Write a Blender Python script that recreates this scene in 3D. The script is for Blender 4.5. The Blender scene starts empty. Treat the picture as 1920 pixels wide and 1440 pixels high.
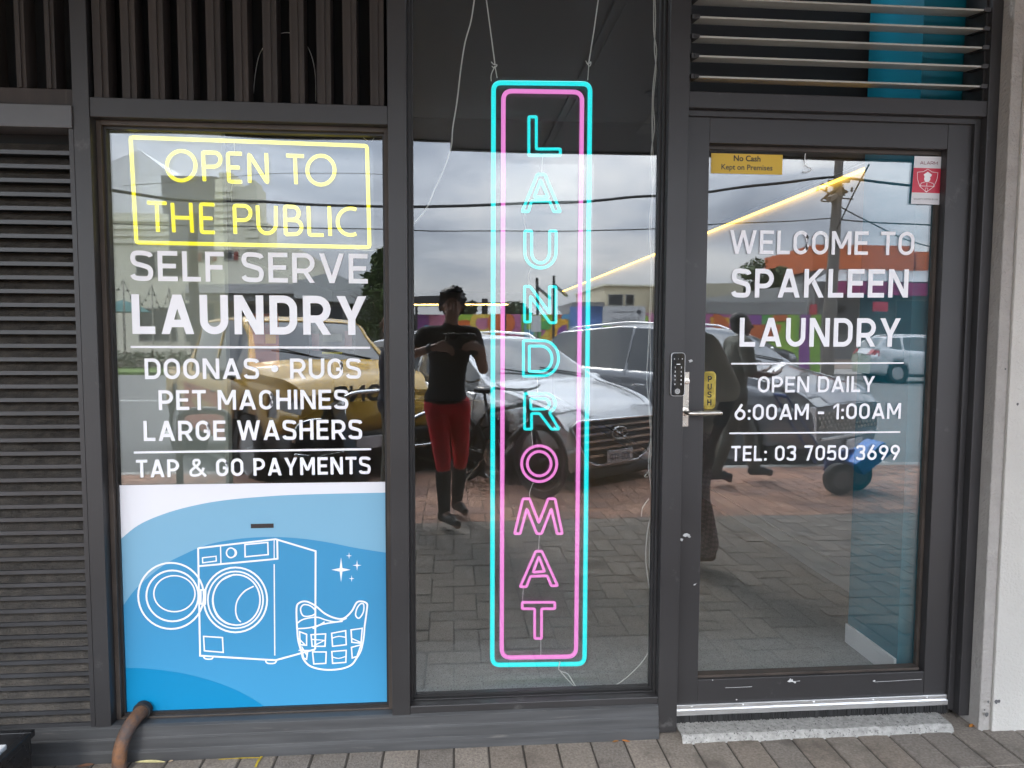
import bpy, bmesh, math, random
from mathutils import Vector, Matrix
R_ = math.radians
random.seed(7)
SC = bpy.context.scene
COL = SC.collection

# ---------------------------------------------------------------- camera, sky, sun, exposure
ROT = Matrix(((0.9966109, 0.00182334, -0.08223988),
              (-0.0821733, 0.06797973, -0.99429689),
              (0.0037777, 0.99768504, 0.06789917)))
EYE = Vector((0, -2.5, 1.40))
cam = bpy.data.cameras.new('camera')
cam.sensor_fit = 'HORIZONTAL'; cam.sensor_width = 36; cam.lens = 1331 / 1920 * 36
cam.clip_start = 0.01; cam.clip_end = 2000
cam_o = bpy.data.objects.new('camera', cam); COL.objects.link(cam_o)
cam_o.matrix_world = Matrix.Translation(EYE) @ ROT.to_4x4()
SC.camera = cam_o

SUN_EL, SUN_AZ = 42, 200          # behind the clouds, over the street
wd = bpy.data.worlds.new('World'); SC.world = wd; wd.use_nodes = True
nt = wd.node_tree; nt.nodes.clear()
def N(tree, typ, **kw):
    n = tree.nodes.new(typ)
    for k, v in kw.items(): setattr(n, k, v)
    return n
sky = N(nt, 'ShaderNodeTexSky', sky_type='NISHITA', sun_disc=False, sun_elevation=R_(SUN_EL), sun_rotation=R_(SUN_AZ))
tc = N(nt, 'ShaderNodeTexCoord')
mp = N(nt, 'ShaderNodeMapping'); mp.inputs['Scale'].default_value = (1, 1, 3.2)
n1 = N(nt, 'ShaderNodeTexNoise'); n1.inputs['Scale'].default_value = 2.6; n1.inputs['Detail'].default_value = 9; n1.inputs['Roughness'].default_value = .58
n1.inputs['Distortion'].default_value = .4
n2 = N(nt, 'ShaderNodeTexNoise'); n2.inputs['Scale'].default_value = 1.3; n2.inputs['Detail'].default_value = 4
cr = N(nt, 'ShaderNodeValToRGB'); e = cr.color_ramp.elements
e[0].position = .34; e[0].color = (3.9, 4.5, 5.6, 1); e[1].position = .68; e[1].color = (11.5, 11.8, 12.2, 1)
m_ = e.new(.5); m_.color = (7.0, 7.7, 8.9, 1)
cf = N(nt, 'ShaderNodeMapRange'); cf.inputs['From Min'].default_value = .30; cf.inputs['From Max'].default_value = .48
cf.inputs['To Min'].default_value = .62
mix = N(nt, 'ShaderNodeMix', data_type='RGBA')
bg = N(nt, 'ShaderNodeBackground'); bg.inputs['Strength'].default_value = 0.12
wo = N(nt, 'ShaderNodeOutputWorld')
L = nt.links.new
L(tc.outputs['Generated'], mp.inputs['Vector']); L(mp.outputs[0], n1.inputs['Vector']); L(mp.outputs[0], n2.inputs['Vector'])
L(n1.outputs['Fac'], cr.inputs['Fac']); L(n2.outputs['Fac'], cf.inputs['Value'])
L(cf.outputs[0], mix.inputs['Factor']); L(sky.outputs[0], mix.inputs['A']); L(cr.outputs[0], mix.inputs['B'])
sx_ = N(nt, 'ShaderNodeSeparateXYZ'); L(tc.outputs['Generated'], sx_.inputs[0])      # an overcast sky is brighter overhead than at the horizon
zf = N(nt, 'ShaderNodeMapRange'); zf.inputs['From Min'].default_value = 0.05; zf.inputs['To Min'].default_value = .62; zf.inputs['To Max'].default_value = 3.3; L(sx_.outputs['Z'], zf.inputs['Value'])
vs_ = N(nt, 'ShaderNodeVectorMath', operation='SCALE'); L(mix.outputs['Result'], vs_.inputs[0]); L(zf.outputs[0], vs_.inputs['Scale'])
L(vs_.outputs[0], bg.inputs['Color']); L(bg.outputs[0], wo.inputs['Surface'])

sl = bpy.data.lights.new('sun', 'SUN'); sl.energy = 1.5; sl.angle = R_(14); sl.color = (1, .96, .9)
so = bpy.data.objects.new('sun', sl); COL.objects.link(so)
so.rotation_euler = (R_(90 - SUN_EL), 0, R_(180 - SUN_AZ) )
so.location = (0, -20, 30)
SC.view_settings.view_transform = 'Standard'; SC.view_settings.look = 'None'
SC.view_settings.exposure = 2.0; SC.view_settings.gamma = 1; SC.view_settings.use_curve_mapping = False
SC.cycles.max_bounces = 10; SC.cycles.glossy_bounces = 6; SC.cycles.transparent_max_bounces = 40
SC.cycles.diffuse_bounces = 4; SC.cycles.use_denoising = True
SC.cycles.caustics_reflective = False; SC.cycles.sample_clamp_indirect = 6

# ---------------------------------------------------------------- survey: photo measurements turned into metres on a plane
def S(u, v, y=0.0):
    d = ROT @ Vector(((u - 960) / 1331, -(v - 720) / 1331, -1)); t = (y - EYE.y) / d.y
    return (EYE + d * t)
def SX(u, v, y=0.0): p = S(u, v, y); return p.x, p.z
GL = 0.07                                   # plane of the window glass
def T(u, v, y):                             # a thing across the street, measured through its mirror image in the glass
    p = S(u, v, 2 * GL - y); return Vector((p.x, y, p.z))
GZ = -0.09                                  # footpath level
RZ = -0.24                                  # road level

# ---------------------------------------------------------------- materials
MATS = {}
def mat(name, col, rough=.5, metal=0., var=0., scale=8., bump=0., bscale=60., dirt=None, spec=.5, coat=0., stretch=None, dirt_cut=(.55, .7), dscale=5.):
    if name in MATS: return MATS[name]
    m = bpy.data.materials.new(name); m.use_nodes = True; t = m.node_tree; b = t.nodes['Principled BSDF']
    b.inputs['Base Color'].default_value = (*col, 1); b.inputs['Roughness'].default_value = rough; b.inputs['Metallic'].default_value = metal
    b.inputs['Specular IOR Level'].default_value = spec; b.inputs['Coat Weight'].default_value = coat
    l = t.links.new
    co = N(t, 'ShaderNodeTexCoord'); vec = co.outputs['Object']
    if stretch:
        mg = N(t, 'ShaderNodeMapping'); mg.inputs['Scale'].default_value = stretch; l(vec, mg.inputs['Vector']); vec = mg.outputs[0]
    cur = None
    if var:
        n = N(t, 'ShaderNodeTexNoise'); n.inputs['Scale'].default_value = scale; n.inputs['Detail'].default_value = 6; l(vec, n.inputs['Vector'])
        mx = N(t, 'ShaderNodeMix', data_type='RGBA'); mx.inputs['A'].default_value = (*[c * (1 - var) for c in col], 1); mx.inputs['B'].default_value = (*[min(1, c * (1 + var)) for c in col], 1)
        rg = N(t, 'ShaderNodeMapRange'); rg.inputs['From Min'].default_value = .3; rg.inputs['From Max'].default_value = .7
        l(n.outputs['Fac'], rg.inputs['Value']); l(rg.outputs[0], mx.inputs['Factor']); cur = mx.outputs['Result']
        rr = N(t, 'ShaderNodeMapRange'); rr.inputs['To Min'].default_value = max(.02, rough - .12); rr.inputs['To Max'].default_value = min(1, rough + .12)
        l(n.outputs['Fac'], rr.inputs['Value']); l(rr.outputs[0], b.inputs['Roughness'])
    if dirt:
        n = N(t, 'ShaderNodeTexNoise'); n.inputs['Scale'].default_value = dscale; n.inputs['Detail'].default_value = 10; n.inputs['Roughness'].default_value = .7; l(vec, n.inputs['Vector'])
        rg = N(t, 'ShaderNodeMapRange'); rg.inputs['From Min'].default_value = dirt_cut[0]; rg.inputs['From Max'].default_value = dirt_cut[1]; l(n.outputs['Fac'], rg.inputs['Value'])
        mx = N(t, 'ShaderNodeMix', data_type='RGBA'); mx.inputs['B'].default_value = (*dirt, 1); l(rg.outputs[0], mx.inputs['Factor'])
        if cur: l(cur, mx.inputs['A'])
        else: mx.inputs['A'].default_value = (*col, 1)
        cur = mx.outputs['Result']
    if cur: l(cur, b.inputs['Base Color'])
    if bump:
        n = N(t, 'ShaderNodeTexNoise'); n.inputs['Scale'].default_value = bscale; n.inputs['Detail'].default_value = 5; l(co.outputs['Object'], n.inputs['Vector'])
        bp = N(t, 'ShaderNodeBump'); bp.inputs['Strength'].default_value = bump; bp.inputs['Distance'].default_value = .01
        l(n.outputs['Fac'], bp.inputs['Height']); l(bp.outputs[0], b.inputs['Normal'])
    MATS[name] = m; return m
def emit(name, col, s):
    m = bpy.data.materials.new(name); m.use_nodes = True; t = m.node_tree; b = t.nodes['Principled BSDF']
    b.inputs['Base Color'].default_value = (*[c * .25 for c in col], 1); b.inputs['Emission Color'].default_value = (*col, 1); b.inputs['Emission Strength'].default_value = s
    b.inputs['Roughness'].default_value = .4
    return m
def glass(name, r0, tint=(.955, .965, .955), smear=0.0):
    m = bpy.data.materials.new(name); m.use_nodes = True; t = m.node_tree; t.nodes.clear(); l = t.links.new
    lw = N(t, 'ShaderNodeLayerWeight'); lw.inputs['Blend'].default_value = .5
    pw = N(t, 'ShaderNodeMath', operation='POWER'); pw.inputs[1].default_value = 5; l(lw.outputs['Facing'], pw.inputs[0])
    mr = N(t, 'ShaderNodeMapRange'); mr.inputs['To Min'].default_value = r0; l(pw.outputs[0], mr.inputs['Value'])
    tr = N(t, 'ShaderNodeBsdfTransparent'); tr.inputs['Color'].default_value = (*tint, 1)
    gl = N(t, 'ShaderNodeBsdfGlossy'); gl.inputs['Roughness'].default_value = 0
    if smear:                                # rolled glass is never perfectly flat
        wc = N(t, 'ShaderNodeTexCoord'); wn = N(t, 'ShaderNodeTexNoise'); wn.inputs['Scale'].default_value = 1.7; wn.inputs['Detail'].default_value = 1; l(wc.outputs['Object'], wn.inputs['Vector'])
        wb = N(t, 'ShaderNodeBump'); wb.inputs['Strength'].default_value = 1; wb.inputs['Distance'].default_value = .0013; l(wn.outputs['Fac'], wb.inputs['Height']); l(wb.outputs[0], gl.inputs['Normal'])
    mx = N(t, 'ShaderNodeMixShader'); l(mr.outputs[0], mx.inputs[0]); l(tr.outputs[0], mx.inputs[1]); l(gl.outputs[0], mx.inputs[2])
    out = N(t, 'ShaderNodeOutputMaterial'); last = mx.outputs[0]
    if smear:                                # a thin film of dust and wiped streaks
        co = N(t, 'ShaderNodeTexCoord'); mg = N(t, 'ShaderNodeMapping'); mg.inputs['Scale'].default_value = (5, 5, .8); l(co.outputs['Object'], mg.inputs['Vector'])
        n = N(t, 'ShaderNodeTexNoise'); n.inputs['Scale'].default_value = 1.6; n.inputs['Detail'].default_value = 9; n.inputs['Roughness'].default_value = .65; l(mg.outputs[0], n.inputs['Vector'])
        rg = N(t, 'ShaderNodeMapRange'); rg.inputs['From Min'].default_value = .42; rg.inputs['From Max'].default_value = .8; rg.inputs['To Min'].default_value = smear * .25; rg.inputs['To Max'].default_value = smear; l(n.outputs['Fac'], rg.inputs['Value'])
        df = N(t, 'ShaderNodeBsdfDiffuse'); df.inputs['Color'].default_value = (.6, .6, .58, 1)
        m2 = N(t, 'ShaderNodeMixShader'); l(rg.outputs[0], m2.inputs[0]); l(last, m2.inputs[1]); l(df.outputs[0], m2.inputs[2]); last = m2.outputs[0]
    l(last, out.inputs['Surface']); MATS[name] = m; return m

M_FRAME = mat('charcoal powder coat', (.028, .0265, .027), .42, var=.10, scale=3, bump=.02, bscale=300, dirt=(.085, .083, .08), dirt_cut=(.62, .74), dscale=7)
M_FRAME_D = mat('dark gasket aluminium', (.018, .017, .017), .5, var=.2, scale=6)
M_BROWN = mat('dusty brown bead', (.05, .038, .03), .6, var=.35, scale=9)
M_PLINTH = mat('scuffed plinth', (.060, .061, .063), .5, var=.25, scale=2.5, stretch=(1, 1, 22), dirt=(.16, .15, .14), dirt_cut=(.60, .75), dscale=4, bump=.03)
M_BATTEN = mat('dusty brown batten', (.026, .020, .017), .7, var=.4, scale=3, stretch=(6, 6, .6), dirt=(.06, .048, .04), dirt_cut=(.58, .75))
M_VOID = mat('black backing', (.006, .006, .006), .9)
M_SLAT = mat('grimy louvre slat', (.036, .031, .026), .6, var=.4, scale=4, bump=.35, bscale=140, dirt=(.095, .080, .062), dirt_cut=(.42, .80), dscale=26)
M_LIP = mat('louvre lip', (.040, .040, .042), .35, var=.25, scale=5)
M_WHITE = mat('white vinyl', (.90, .90, .92), .45)
M_RENDER = mat('pale render', (.50, .48, .44), .85, var=.05, scale=2.5, bump=.5, bscale=120, dirt=(.40, .375, .34), dirt_cut=(.60, .9), dscale=3)
M_RENDER_R = mat('rough render edge', (.33, .31, .285), .9, var=.08, scale=14, bump=.6, bscale=90)
M_ALU = mat('satin aluminium', (.78, .78, .78), .32, metal=.9, var=.06, scale=5, stretch=(2, 1, 30))
M_STEEL = mat('brushed steel', (.62, .58, .52), .28, metal=1, var=.1, scale=8)
M_CHROME = mat('chrome', (.8, .8, .8), .08, metal=1)
M_BLACK = mat('black plastic', (.012, .012, .013), .3, var=.2)
M_RUBBER = mat('rubber', (.016, .016, .016), .75, var=.3)
M_GLASS = glass('shop glass', .098, smear=.012)
M_ACRYL = glass('clear acrylic', .03, tint=(.97, .98, .985), smear=.012)
M_CABLE = mat('white cable', (.62, .61, .58), .5)

# ---------------------------------------------------------------- mesh building
class MB:
    def __init__(s): s.v = []; s.f = []; s.mi = []; s.m = 0
    def q(s, *pts):
        i = len(s.v); s.v += [tuple(p) for p in pts]; s.f.append(tuple(range(i, i + len(pts)))); s.mi.append(s.m); return s
    def box(s, x0, x1, y0, y1, z0, z1):
        i = len(s.v)
        s.v += [(x, y, z) for z in (z0, z1) for y in (y0, y1) for x in (x0, x1)]
        for f in ((0, 2, 3, 1), (4, 5, 7, 6), (0, 1, 5, 4), (2, 6, 7, 3), (0, 4, 6, 2), (1, 3, 7, 5)):
            s.f.append(tuple(i + k for k in f)); s.mi.append(s.m)
        return s
    def obox(s, mtx, sx, sy, sz):            # oriented box, half sizes
        i = len(s.v); k = len(s.f)
        s.box(-sx, sx, -sy, sy, -sz, sz)
        for j in range(i, len(s.v)): s.v[j] = tuple(mtx @ Vector(s.v[j]))
        return s
    def bar(s, a, b, w, d):
        a = Vector(a); b = Vector(b); z = (b - a); ln = z.length; z.normalize()
        q = z.to_track_quat('Z', 'Y').to_matrix().to_4x4()
        return s.obox(Matrix.Translation((a + b) / 2) @ q, w / 2, d / 2, ln / 2)
    def tube(s, pts, r, n=8, closed=False, caps=True):
        pts = [Vector(p) for p in pts]; m = len(pts)
        rs = r if isinstance(r, (list, tuple)) else [r] * m
        tan = []
        for k in range(m):
            a = pts[(k - 1) % m] if (closed or k > 0) else pts[k]; b = pts[(k + 1) % m] if (closed or k < m - 1) else pts[k]
            t = (b - a); tan.append(t.normalized() if t.length > 1e-9 else Vector((0, 0, 1)))
        up = Vector((0, 0, 1)) if abs(tan[0].z) < .9 else Vector((0, 1, 0))
        u = tan[0].cross(up).normalized(); base = len(s.v)
        for k in range(m):
            u = (u - tan[k] * u.dot(tan[k])); u = u.normalized() if u.length > 1e-6 else tan[k].orthogonal().normalized()
            w = tan[k].cross(u)
            for j in range(n):
                a = 2 * math.pi * j / n; s.v.append(tuple(pts[k] + (u * math.cos(a) + w * math.sin(a)) * rs[k]))
        for k in range(m if closed else m - 1):
            k2 = (k + 1) % m
            for j in range(n):
                j2 = (j + 1) % n
                s.f.append((base + k * n + j, base + k * n + j2, base + k2 * n + j2, base + k2 * n + j)); s.mi.append(s.m)
        if caps and not closed:
            s.f.append(tuple(base + j for j in range(n - 1, -1, -1))); s.mi.append(s.m)
            s.f.append(tuple(base + (m - 1) * n + j for j in range(n))); s.mi.append(s.m)
        return s
    def lathe(s, prof, mtx=None, n=24):      # prof: (radius, height) about local Z
        mtx = mtx or Matrix.Identity(4); base = len(s.v); m = len(prof)
        for r, h in prof:
            for j in range(n):
                a = 2 * math.pi * j / n; s.v.append(tuple(mtx @ Vector((r * math.cos(a), r * math.sin(a), h))))
        for k in range(m - 1):
            for j in range(n):
                j2 = (j + 1) % n
                s.f.append((base + k * n + j, base + k * n + j2, base + (k + 1) * n + j2, base + (k + 1) * n + j)); s.mi.append(s.m)
        s.f.append(tuple(base + j for j in range(n - 1, -1, -1))); s.mi.append(s.m)
        s.f.append(tuple(base + (m - 1) * n + j for j in range(n))); s.mi.append(s.m)
        return s
    def cap(s, a, b, ra, rb, n=12):          # tapered capsule
        a = Vector(a); b = Vector(b); d = b - a; ln = max(d.length, 1e-5)
        q = d.to_track_quat('Z', 'Y').to_matrix().to_4x4() if d.length > 1e-5 else Matrix.Identity(4)
        prof = [(max(1e-4, ra * math.cos(t)), ra * math.sin(t)) for t in [R_(x) for x in (-88, -60, -30, 0)]]
        prof += [(max(1e-4, rb * math.cos(t)), ln + rb * math.sin(t)) for t in [R_(x) for x in (0, 30, 60, 88)]]
        return s.lathe(prof, Matrix.Translation(a) @ q, n)
    def ell(s, c, rx, ry, rz, rot=(0, 0, 0), n=16):
        from mathutils import Euler
        m = Matrix.Translation(c) @ Euler(rot).to_matrix().to_4x4() @ Matrix.Diagonal((rx, ry, rz, 1))
        return s.lathe([(max(1e-3, math.cos(R_(t))), math.sin(R_(t))) for t in range(-88, 89, 16)], m, n)
    def prism(s, pts, y0, y1):               # polygon in xz, extruded in y
        i = len(s.v); n = len(pts)
        s.v += [(x, y0, z) for x, z in pts] + [(x, y1, z) for x, z in pts]
        s.f.append(tuple(range(i, i + n))); s.f.append(tuple(range(i + 2 * n - 1, i + n - 1, -1))); s.mi += [s.m] * 2
        for k in range(n):
            k2 = (k + 1) % n; s.f.append((i + k, i + n + k, i + n + k2, i + k2)); s.mi.append(s.m)
        return s
    def build(s, name, mats, parent=None, smooth=False, bevel=0, loc=None, auto=None, kind=None):
        me = bpy.data.meshes.new(name); me.from_pydata(s.v, [], s.f)
        mats = mats if isinstance(mats, (list, tuple)) else [mats]
        for m in mats: me.materials.append(m)
        me.polygons.foreach_set('material_index', s.mi)
        bm = bmesh.new(); bm.from_mesh(me); bmesh.ops.recalc_face_normals(bm, faces=bm.faces); bm.to_mesh(me); bm.free()
        if smooth: me.polygons.foreach_set('use_smooth', [True] * len(me.polygons))
        me.update()
        o = bpy.data.objects.new(name, me); COL.objects.link(o)
        if auto is not None:
            me.polygons.foreach_set('use_smooth', [True] * len(me.polygons)); me.set_sharp_from_angle(angle=R_(auto))
        if parent: o.parent = parent
        if loc is not None: o.location = loc
        if bevel:
            b = o.modifiers.new('bevel', 'BEVEL'); b.width = bevel; b.segments = 2; b.limit_method = 'ANGLE'; b.angle_limit = R_(40)
        if kind: o['kind'] = kind
        return o
def tag(o, label=None, cat=None, group=None, kind=None):
    if label: o['label'] = label
    if cat: o['category'] = cat
    if group: o['group'] = group
    if kind: o['kind'] = kind
    return o
def empty(name, loc, label, cat, group=None, rz=0):
    o = bpy.data.objects.new(name, None); COL.objects.link(o); o.location = loc; o.rotation_euler = (0, 0, rz); o.empty_display_size = .1
    return tag(o, label, cat, group)
def keep(child, parent):                     # parent without moving
    bpy.context.view_layer.update()
    child.parent = parent; child.matrix_parent_inverse = parent.matrix_world.inverted(); return child
def split_islands(o, axes=(0, 2), join=True):
    """one object per separate piece of a mesh (pieces whose outlines overlap stay together)"""
    me = o.data; n = len(me.vertices); par = list(range(n))
    def find(a):
        while par[a] != a: par[a] = par[par[a]]; a = par[a]
        return a
    for e_ in me.edges: par[find(e_.vertices[0])] = find(e_.vertices[1])
    isl = {}
    for v in me.vertices: isl.setdefault(find(v.index), []).append(v.index)
    boxes = [[set(ix), [min(me.vertices[i].co[a] for i in ix) for a in axes], [max(me.vertices[i].co[a] for i in ix) for a in axes]] for ix in isl.values()]
    ch = join
    while ch:
        ch = False
        for i in range(len(boxes)):
            for j in range(i + 1, len(boxes)):
                A_, B_ = boxes[i], boxes[j]
                if all(A_[1][k] < B_[2][k] and B_[1][k] < A_[2][k] for k in range(len(axes))):
                    A_[0] |= B_[0]; A_[1] = [min(p) for p in zip(A_[1], B_[1])]; A_[2] = [max(p) for p in zip(A_[2], B_[2])]; boxes.pop(j); ch = True; break
            if ch: break
    if len(boxes) < 2: return [o]
    res = []
    for ix, _, _ in boxes:
        bm = bmesh.new(); bm.from_mesh(me); bm.verts.ensure_lookup_table(); bmesh.ops.delete(bm, geom=[v for v in bm.verts if v.index not in ix], context='VERTS')
        m2 = bpy.data.meshes.new(me.name); bm.to_mesh(m2); bm.free()
        for m_ in me.materials: m2.materials.append(m_) if len(m2.materials) < len(me.materials) else None
        c = o.copy(); c.data = m2; COL.objects.link(c); res.append(c)
    bpy.data.objects.remove(o); return res
def copy_tree(o, parent=None):
    c = o.copy(); COL.objects.link(c)
    if parent: c.parent = parent
    for ch in list(o.children): copy_tree(ch, c)
    return c
def spline(pts, n=6, closed=False):          # Catmull-Rom
    pts = [Vector(p) for p in pts]; out = []; m = len(pts)
    for k in range(m if closed else m - 1):
        g = lambda i: pts[i % m] if closed else pts[max(0, min(m - 1, i))]
        a, b, c, d = g(k - 1), g(k), g(k + 1), g(k + 2)
        for j in range(n):
            t = j / n; out.append(.5 * ((2 * b) + (c - a) * t + (2 * a - 5 * b + 4 * c - d) * t * t + (3 * b - a - 3 * c + d) * t ** 3))
    if not closed: out.append(pts[-1])
    return out
def arc(cx, cy, rx, ry, a0, a1, n=10):
    return [(cx + rx * math.cos(R_(a0 + (a1 - a0) * k / n)), cy + ry * math.sin(R_(a0 + (a1 - a0) * k / n))) for k in range(n + 1)]

# ---------------------------------------------------------------- stroke alphabet for vinyl letters and signs
def ribbon(pts, w, closed=False):
    """polyline -> list of quads (2-D) with mitred joins"""
    P = [Vector(p[:2]) for p in pts]; Q = [P[0]]
    for p in P[1:]:
        if (p - Q[-1]).length > 1e-5: Q.append(p)
    if closed and (Q[0] - Q[-1]).length < 1e-5: Q.pop()
    P = Q; n = len(P); lo = []; hi = []
    for k in range(n):
        a = P[k] - P[k - 1] if (closed or k > 0) else P[1] - P[0]
        b = P[(k + 1) % n] - P[k] if (closed or k < n - 1) else P[-1] - P[-2]
        a.normalize(); b.normalize(); na = Vector((-a.y, a.x)); nb = Vector((-b.y, b.x)); m = na + nb
        m = m.normalized() if m.length > 1e-4 else na
        s = w / 2 / max(.35, m.dot(na)); lo.append(P[k] - m * s); hi.append(P[k] + m * s)
    return [(lo[k], lo[(k + 1) % n], hi[(k + 1) % n], hi[k]) for k in range(n if closed else n - 1)]
def glyph(c, w, sx=1.0):
    h = w / 2; W = {'A': .80, 'B': .69, 'C': .67, 'D': .69, 'E': .60, 'F': .57, 'G': .70, 'H': .70, 'I': w, 'K': .72, 'L': .56, 'M': .86, 'N': .73, 'O': .71, 'P': .67, 'R': .70, 'S': .68,
         'T': .64, 'U': .70, 'V': .78, 'W': 1.14, 'Y': .76, '0': .66, '1': .36, '3': .64, '5': .64, '6': .66, '7': .62, '9': .66, ':': w * 1.05, '-': .42, '•': .30, '&': .95, ' ': .26}.get(c, .6)
    if c not in 'I:': W *= sx
    r = min(.34, W / 2 - h); st = []
    def rib(p, cl=False): st.append(ribbon(p, w, cl))
    def poly(*p): st.append([tuple(Vector(q) for q in p)])
    def rrect(x0, x1, y0, y1, rr):
        return arc(x1 - rr, y1 - rr, rr, rr, 0, 90) + arc(x0 + rr, y1 - rr, rr, rr, 90, 180) + arc(x0 + rr, y0 + rr, rr, rr, 180, 270) + arc(x1 - rr, y0 + rr, rr, rr, 270, 360)
    if c == 'A':
        k = w * 1.06; poly((0, 0), (k, 0), (W / 2 + w * .58, 1), (W / 2 - w * .58, 1)); poly((W - k, 0), (W, 0), (W / 2 + w * .58, 1), (W / 2 - w * .58, 1)); rib([(W * .2, .27), (W * .8, .27)])
    elif c == 'B':
        rib([(h, 0), (h, 1)]); md = .52
        for y0, y1, xx in ((h, md, W - h), (md, 1 - h, W - h - .03)):
            rr = (y1 - y0) / 2; rib([(h, y0)] + arc(xx - rr, y0 + rr, rr, rr, -90, 90) + [(h, y1)])
    elif c in 'CG':
        p = [(W - h, .69)] + arc(W - h - r, 1 - h - r, r, r, 0, 90) + arc(h + r, 1 - h - r, r, r, 90, 180) + arc(h + r, h + r, r, r, 180, 270) + arc(W - h - r, h + r, r, r, 270, 360)
        rib(p + ([(W - h, .31)] if c == 'C' else [(W - h, .47), (W * .56, .47)]))
    elif c == 'D': rib([(h, h)] + arc(W - h - r, h + r, r, r, -90, 0) + arc(W - h - r, 1 - h - r, r, r, 0, 90) + [(h, 1 - h)], True)
    elif c == 'E': rib([(W, 1 - h), (h, 1 - h), (h, h), (W, h)]); rib([(h, .505), (W * .92, .505)])
    elif c == 'F': rib([(W, 1 - h), (h, 1 - h), (h, 0)]); rib([(h, .48), (W * .92, .48)])
    elif c == 'H': rib([(h, 0), (h, 1)]); rib([(W - h, 0), (W - h, 1)]); rib([(h, .51), (W - h, .51)])
    elif c == 'I': rib([(h, 0), (h, 1)])
    elif c == 'K':
        rib([(h, 0), (h, 1)]); poly((h, .34), (h, .34 + w * 1.35), (W - w * 1.2, 1), (W - .02, 1)); poly((W - w * 1.15, 0), (W, 0), (W * .52, .66), (W * .38, .5))
    elif c == 'L': rib([(h, 1), (h, h), (W, h)])
    elif c == 'M':
        rib([(h, 0), (h, 1)]); rib([(W - h, 0), (W - h, 1)]); poly((0, 1), (w * 1.1, 1), (W / 2 + h * 1.0, .26), (W / 2 - h * 1.0, .26)); poly((W, 1), (W - w * 1.1, 1), (W / 2 - h, .26), (W / 2 + h, .26))
    elif c == 'N': rib([(h, 0), (h, 1)]); rib([(W - h, 0), (W - h, 1)]); poly((0, 1), (w * 1.12, 1), (W, 0), (W - w * 1.12, 0))
    elif c in 'O0': rib(rrect(h, W - h, h, 1 - h, r), True)
    elif c in 'PR':
        rib([(h, 0), (h, 1)]); y0 = .40; rr = (1 - h - y0) / 2; rib([(h, y0)] + arc(W - h - rr, y0 + rr, rr, rr, -90, 90) + [(h, 1 - h)])
        if c == 'R': poly((W - w * 1.1, 0), (W, 0), (W * .62, .44), (W * .62 - w * 1.08, .44))
    elif c == 'S':
        rib(spline([(W - h * .9, .80), (W * .82, .885), (W * .5, 1 - h), (W * .19, .90), (h, .74), (W * .2, .59), (W * .5, .52), (W * .8, .44), (W - h, .28), (W * .80, .105), (W * .48, h), (W * .18, .11), (h * .75, .21)], 5))
    elif c == 'T': rib([(0, 1 - h), (W, 1 - h)]); rib([(W / 2, 0), (W / 2, 1 - h)])
    elif c == 'U': rib([(h, 1)] + arc(h + r, h + r, r, r, 180, 270) + arc(W - h - r, h + r, r, r, 270, 360) + [(W - h, 1)])
    elif c == 'V': poly((0, 1), (w * 1.08, 1), (W / 2 + h * 1.1, 0), (W / 2 - h * 1.1, 0)); poly((W, 1), (W - w * 1.08, 1), (W / 2 - h * 1.1, 0), (W / 2 + h * 1.1, 0))
    elif c == 'W':
        a, b = W * .27, W * .73; k = w * 1.02
        poly((0, 1), (k, 1), (a + h, 0), (a - h, 0)); poly((W / 2 - h, 1), (W / 2 + h, 1), (a + h, 0), (a - h, 0)); poly((W / 2 - h, 1), (W / 2 + h, 1), (b + h, 0), (b - h, 0)); poly((W - k, 1), (W, 1), (b + h, 0), (b - h, 0))
    elif c == 'Y': rib([(W / 2, 0), (W / 2, .42)]); poly((0, 1), (w * 1.15, 1), (W / 2 + h, .40), (W / 2 - h, .40)); poly((W, 1), (W - w * 1.15, 1), (W / 2 - h, .40), (W / 2 + h, .40))
    elif c == '1': rib([(W - h, 0), (W - h, 1)]); poly((W - w, 1), (0, .80), (0, .80 - w * .95), (W - w, .84))
    elif c == '3':
        rib(spline([(h * .8, .79), (W * .2, .90), (W * .5, 1 - h), (W * .8, .89), (W - h * 1.1, .74), (W * .78, .58), (W * .42, .53)], 5)); rib(spline([(W * .42, .53), (W * .8, .46), (W - h, .28), (W * .8, .11), (W * .48, h), (W * .18, .11), (h * .7, .21)], 5))
    elif c == '2': rib(spline([(h * .8, .74), (W * .2, .89), (W * .5, 1 - h), (W * .82, .88), (W - h, .70), (W * .78, .50), (W * .2, h)], 5)); rib([(W * .1, h), (W, h)])
    elif c == '4': rib([(W * .55, 1), (h * .8, .30), (W, .30)]); rib([(W * .72, 0), (W * .72, .55)])
    elif c == '8':
        rib(arc(W / 2, .73, W / 2 - h * 1.25, .27 - h, 0, 360, 20)[:-1], True); rib(arc(W / 2, .26, W / 2 - h, .28 - h, 0, 360, 20)[:-1], True)
    elif c == '5': rib([(W * .93, 1 - h), (W * .17, 1 - h), (W * .13, .47)]); rib(spline([(W * .13, .50), (W * .45, .60), (W * .8, .53), (W - h, .33), (W * .8, .11), (W * .47, h), (W * .18, .11), (h * .7, .20)], 5))
    elif c in '69':
        rr = min(.29, W / 2 - h); cyy = h + rr
        ring = arc(W / 2, cyy, W / 2 - h, rr, 0, 360, 24)[:-1]; tail = [(h * 1.15, cyy + .05), (W * .36, .66), (W * .66, 1)]
        if c == '9': ring = [(W - x, 1 - y) for x, y in ring]; tail = [(W - x, 1 - y) for x, y in tail]
        rib(ring, True); rib(spline(tail, 5))
    elif c == '7': rib([(0, 1 - h), (W - h, 1 - h)]); poly((W, 1), (W - w * 1.08, 1 - h), (W * .24, 0), (W * .24 + w * 1.08, 0))
    elif c == ':':
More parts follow.
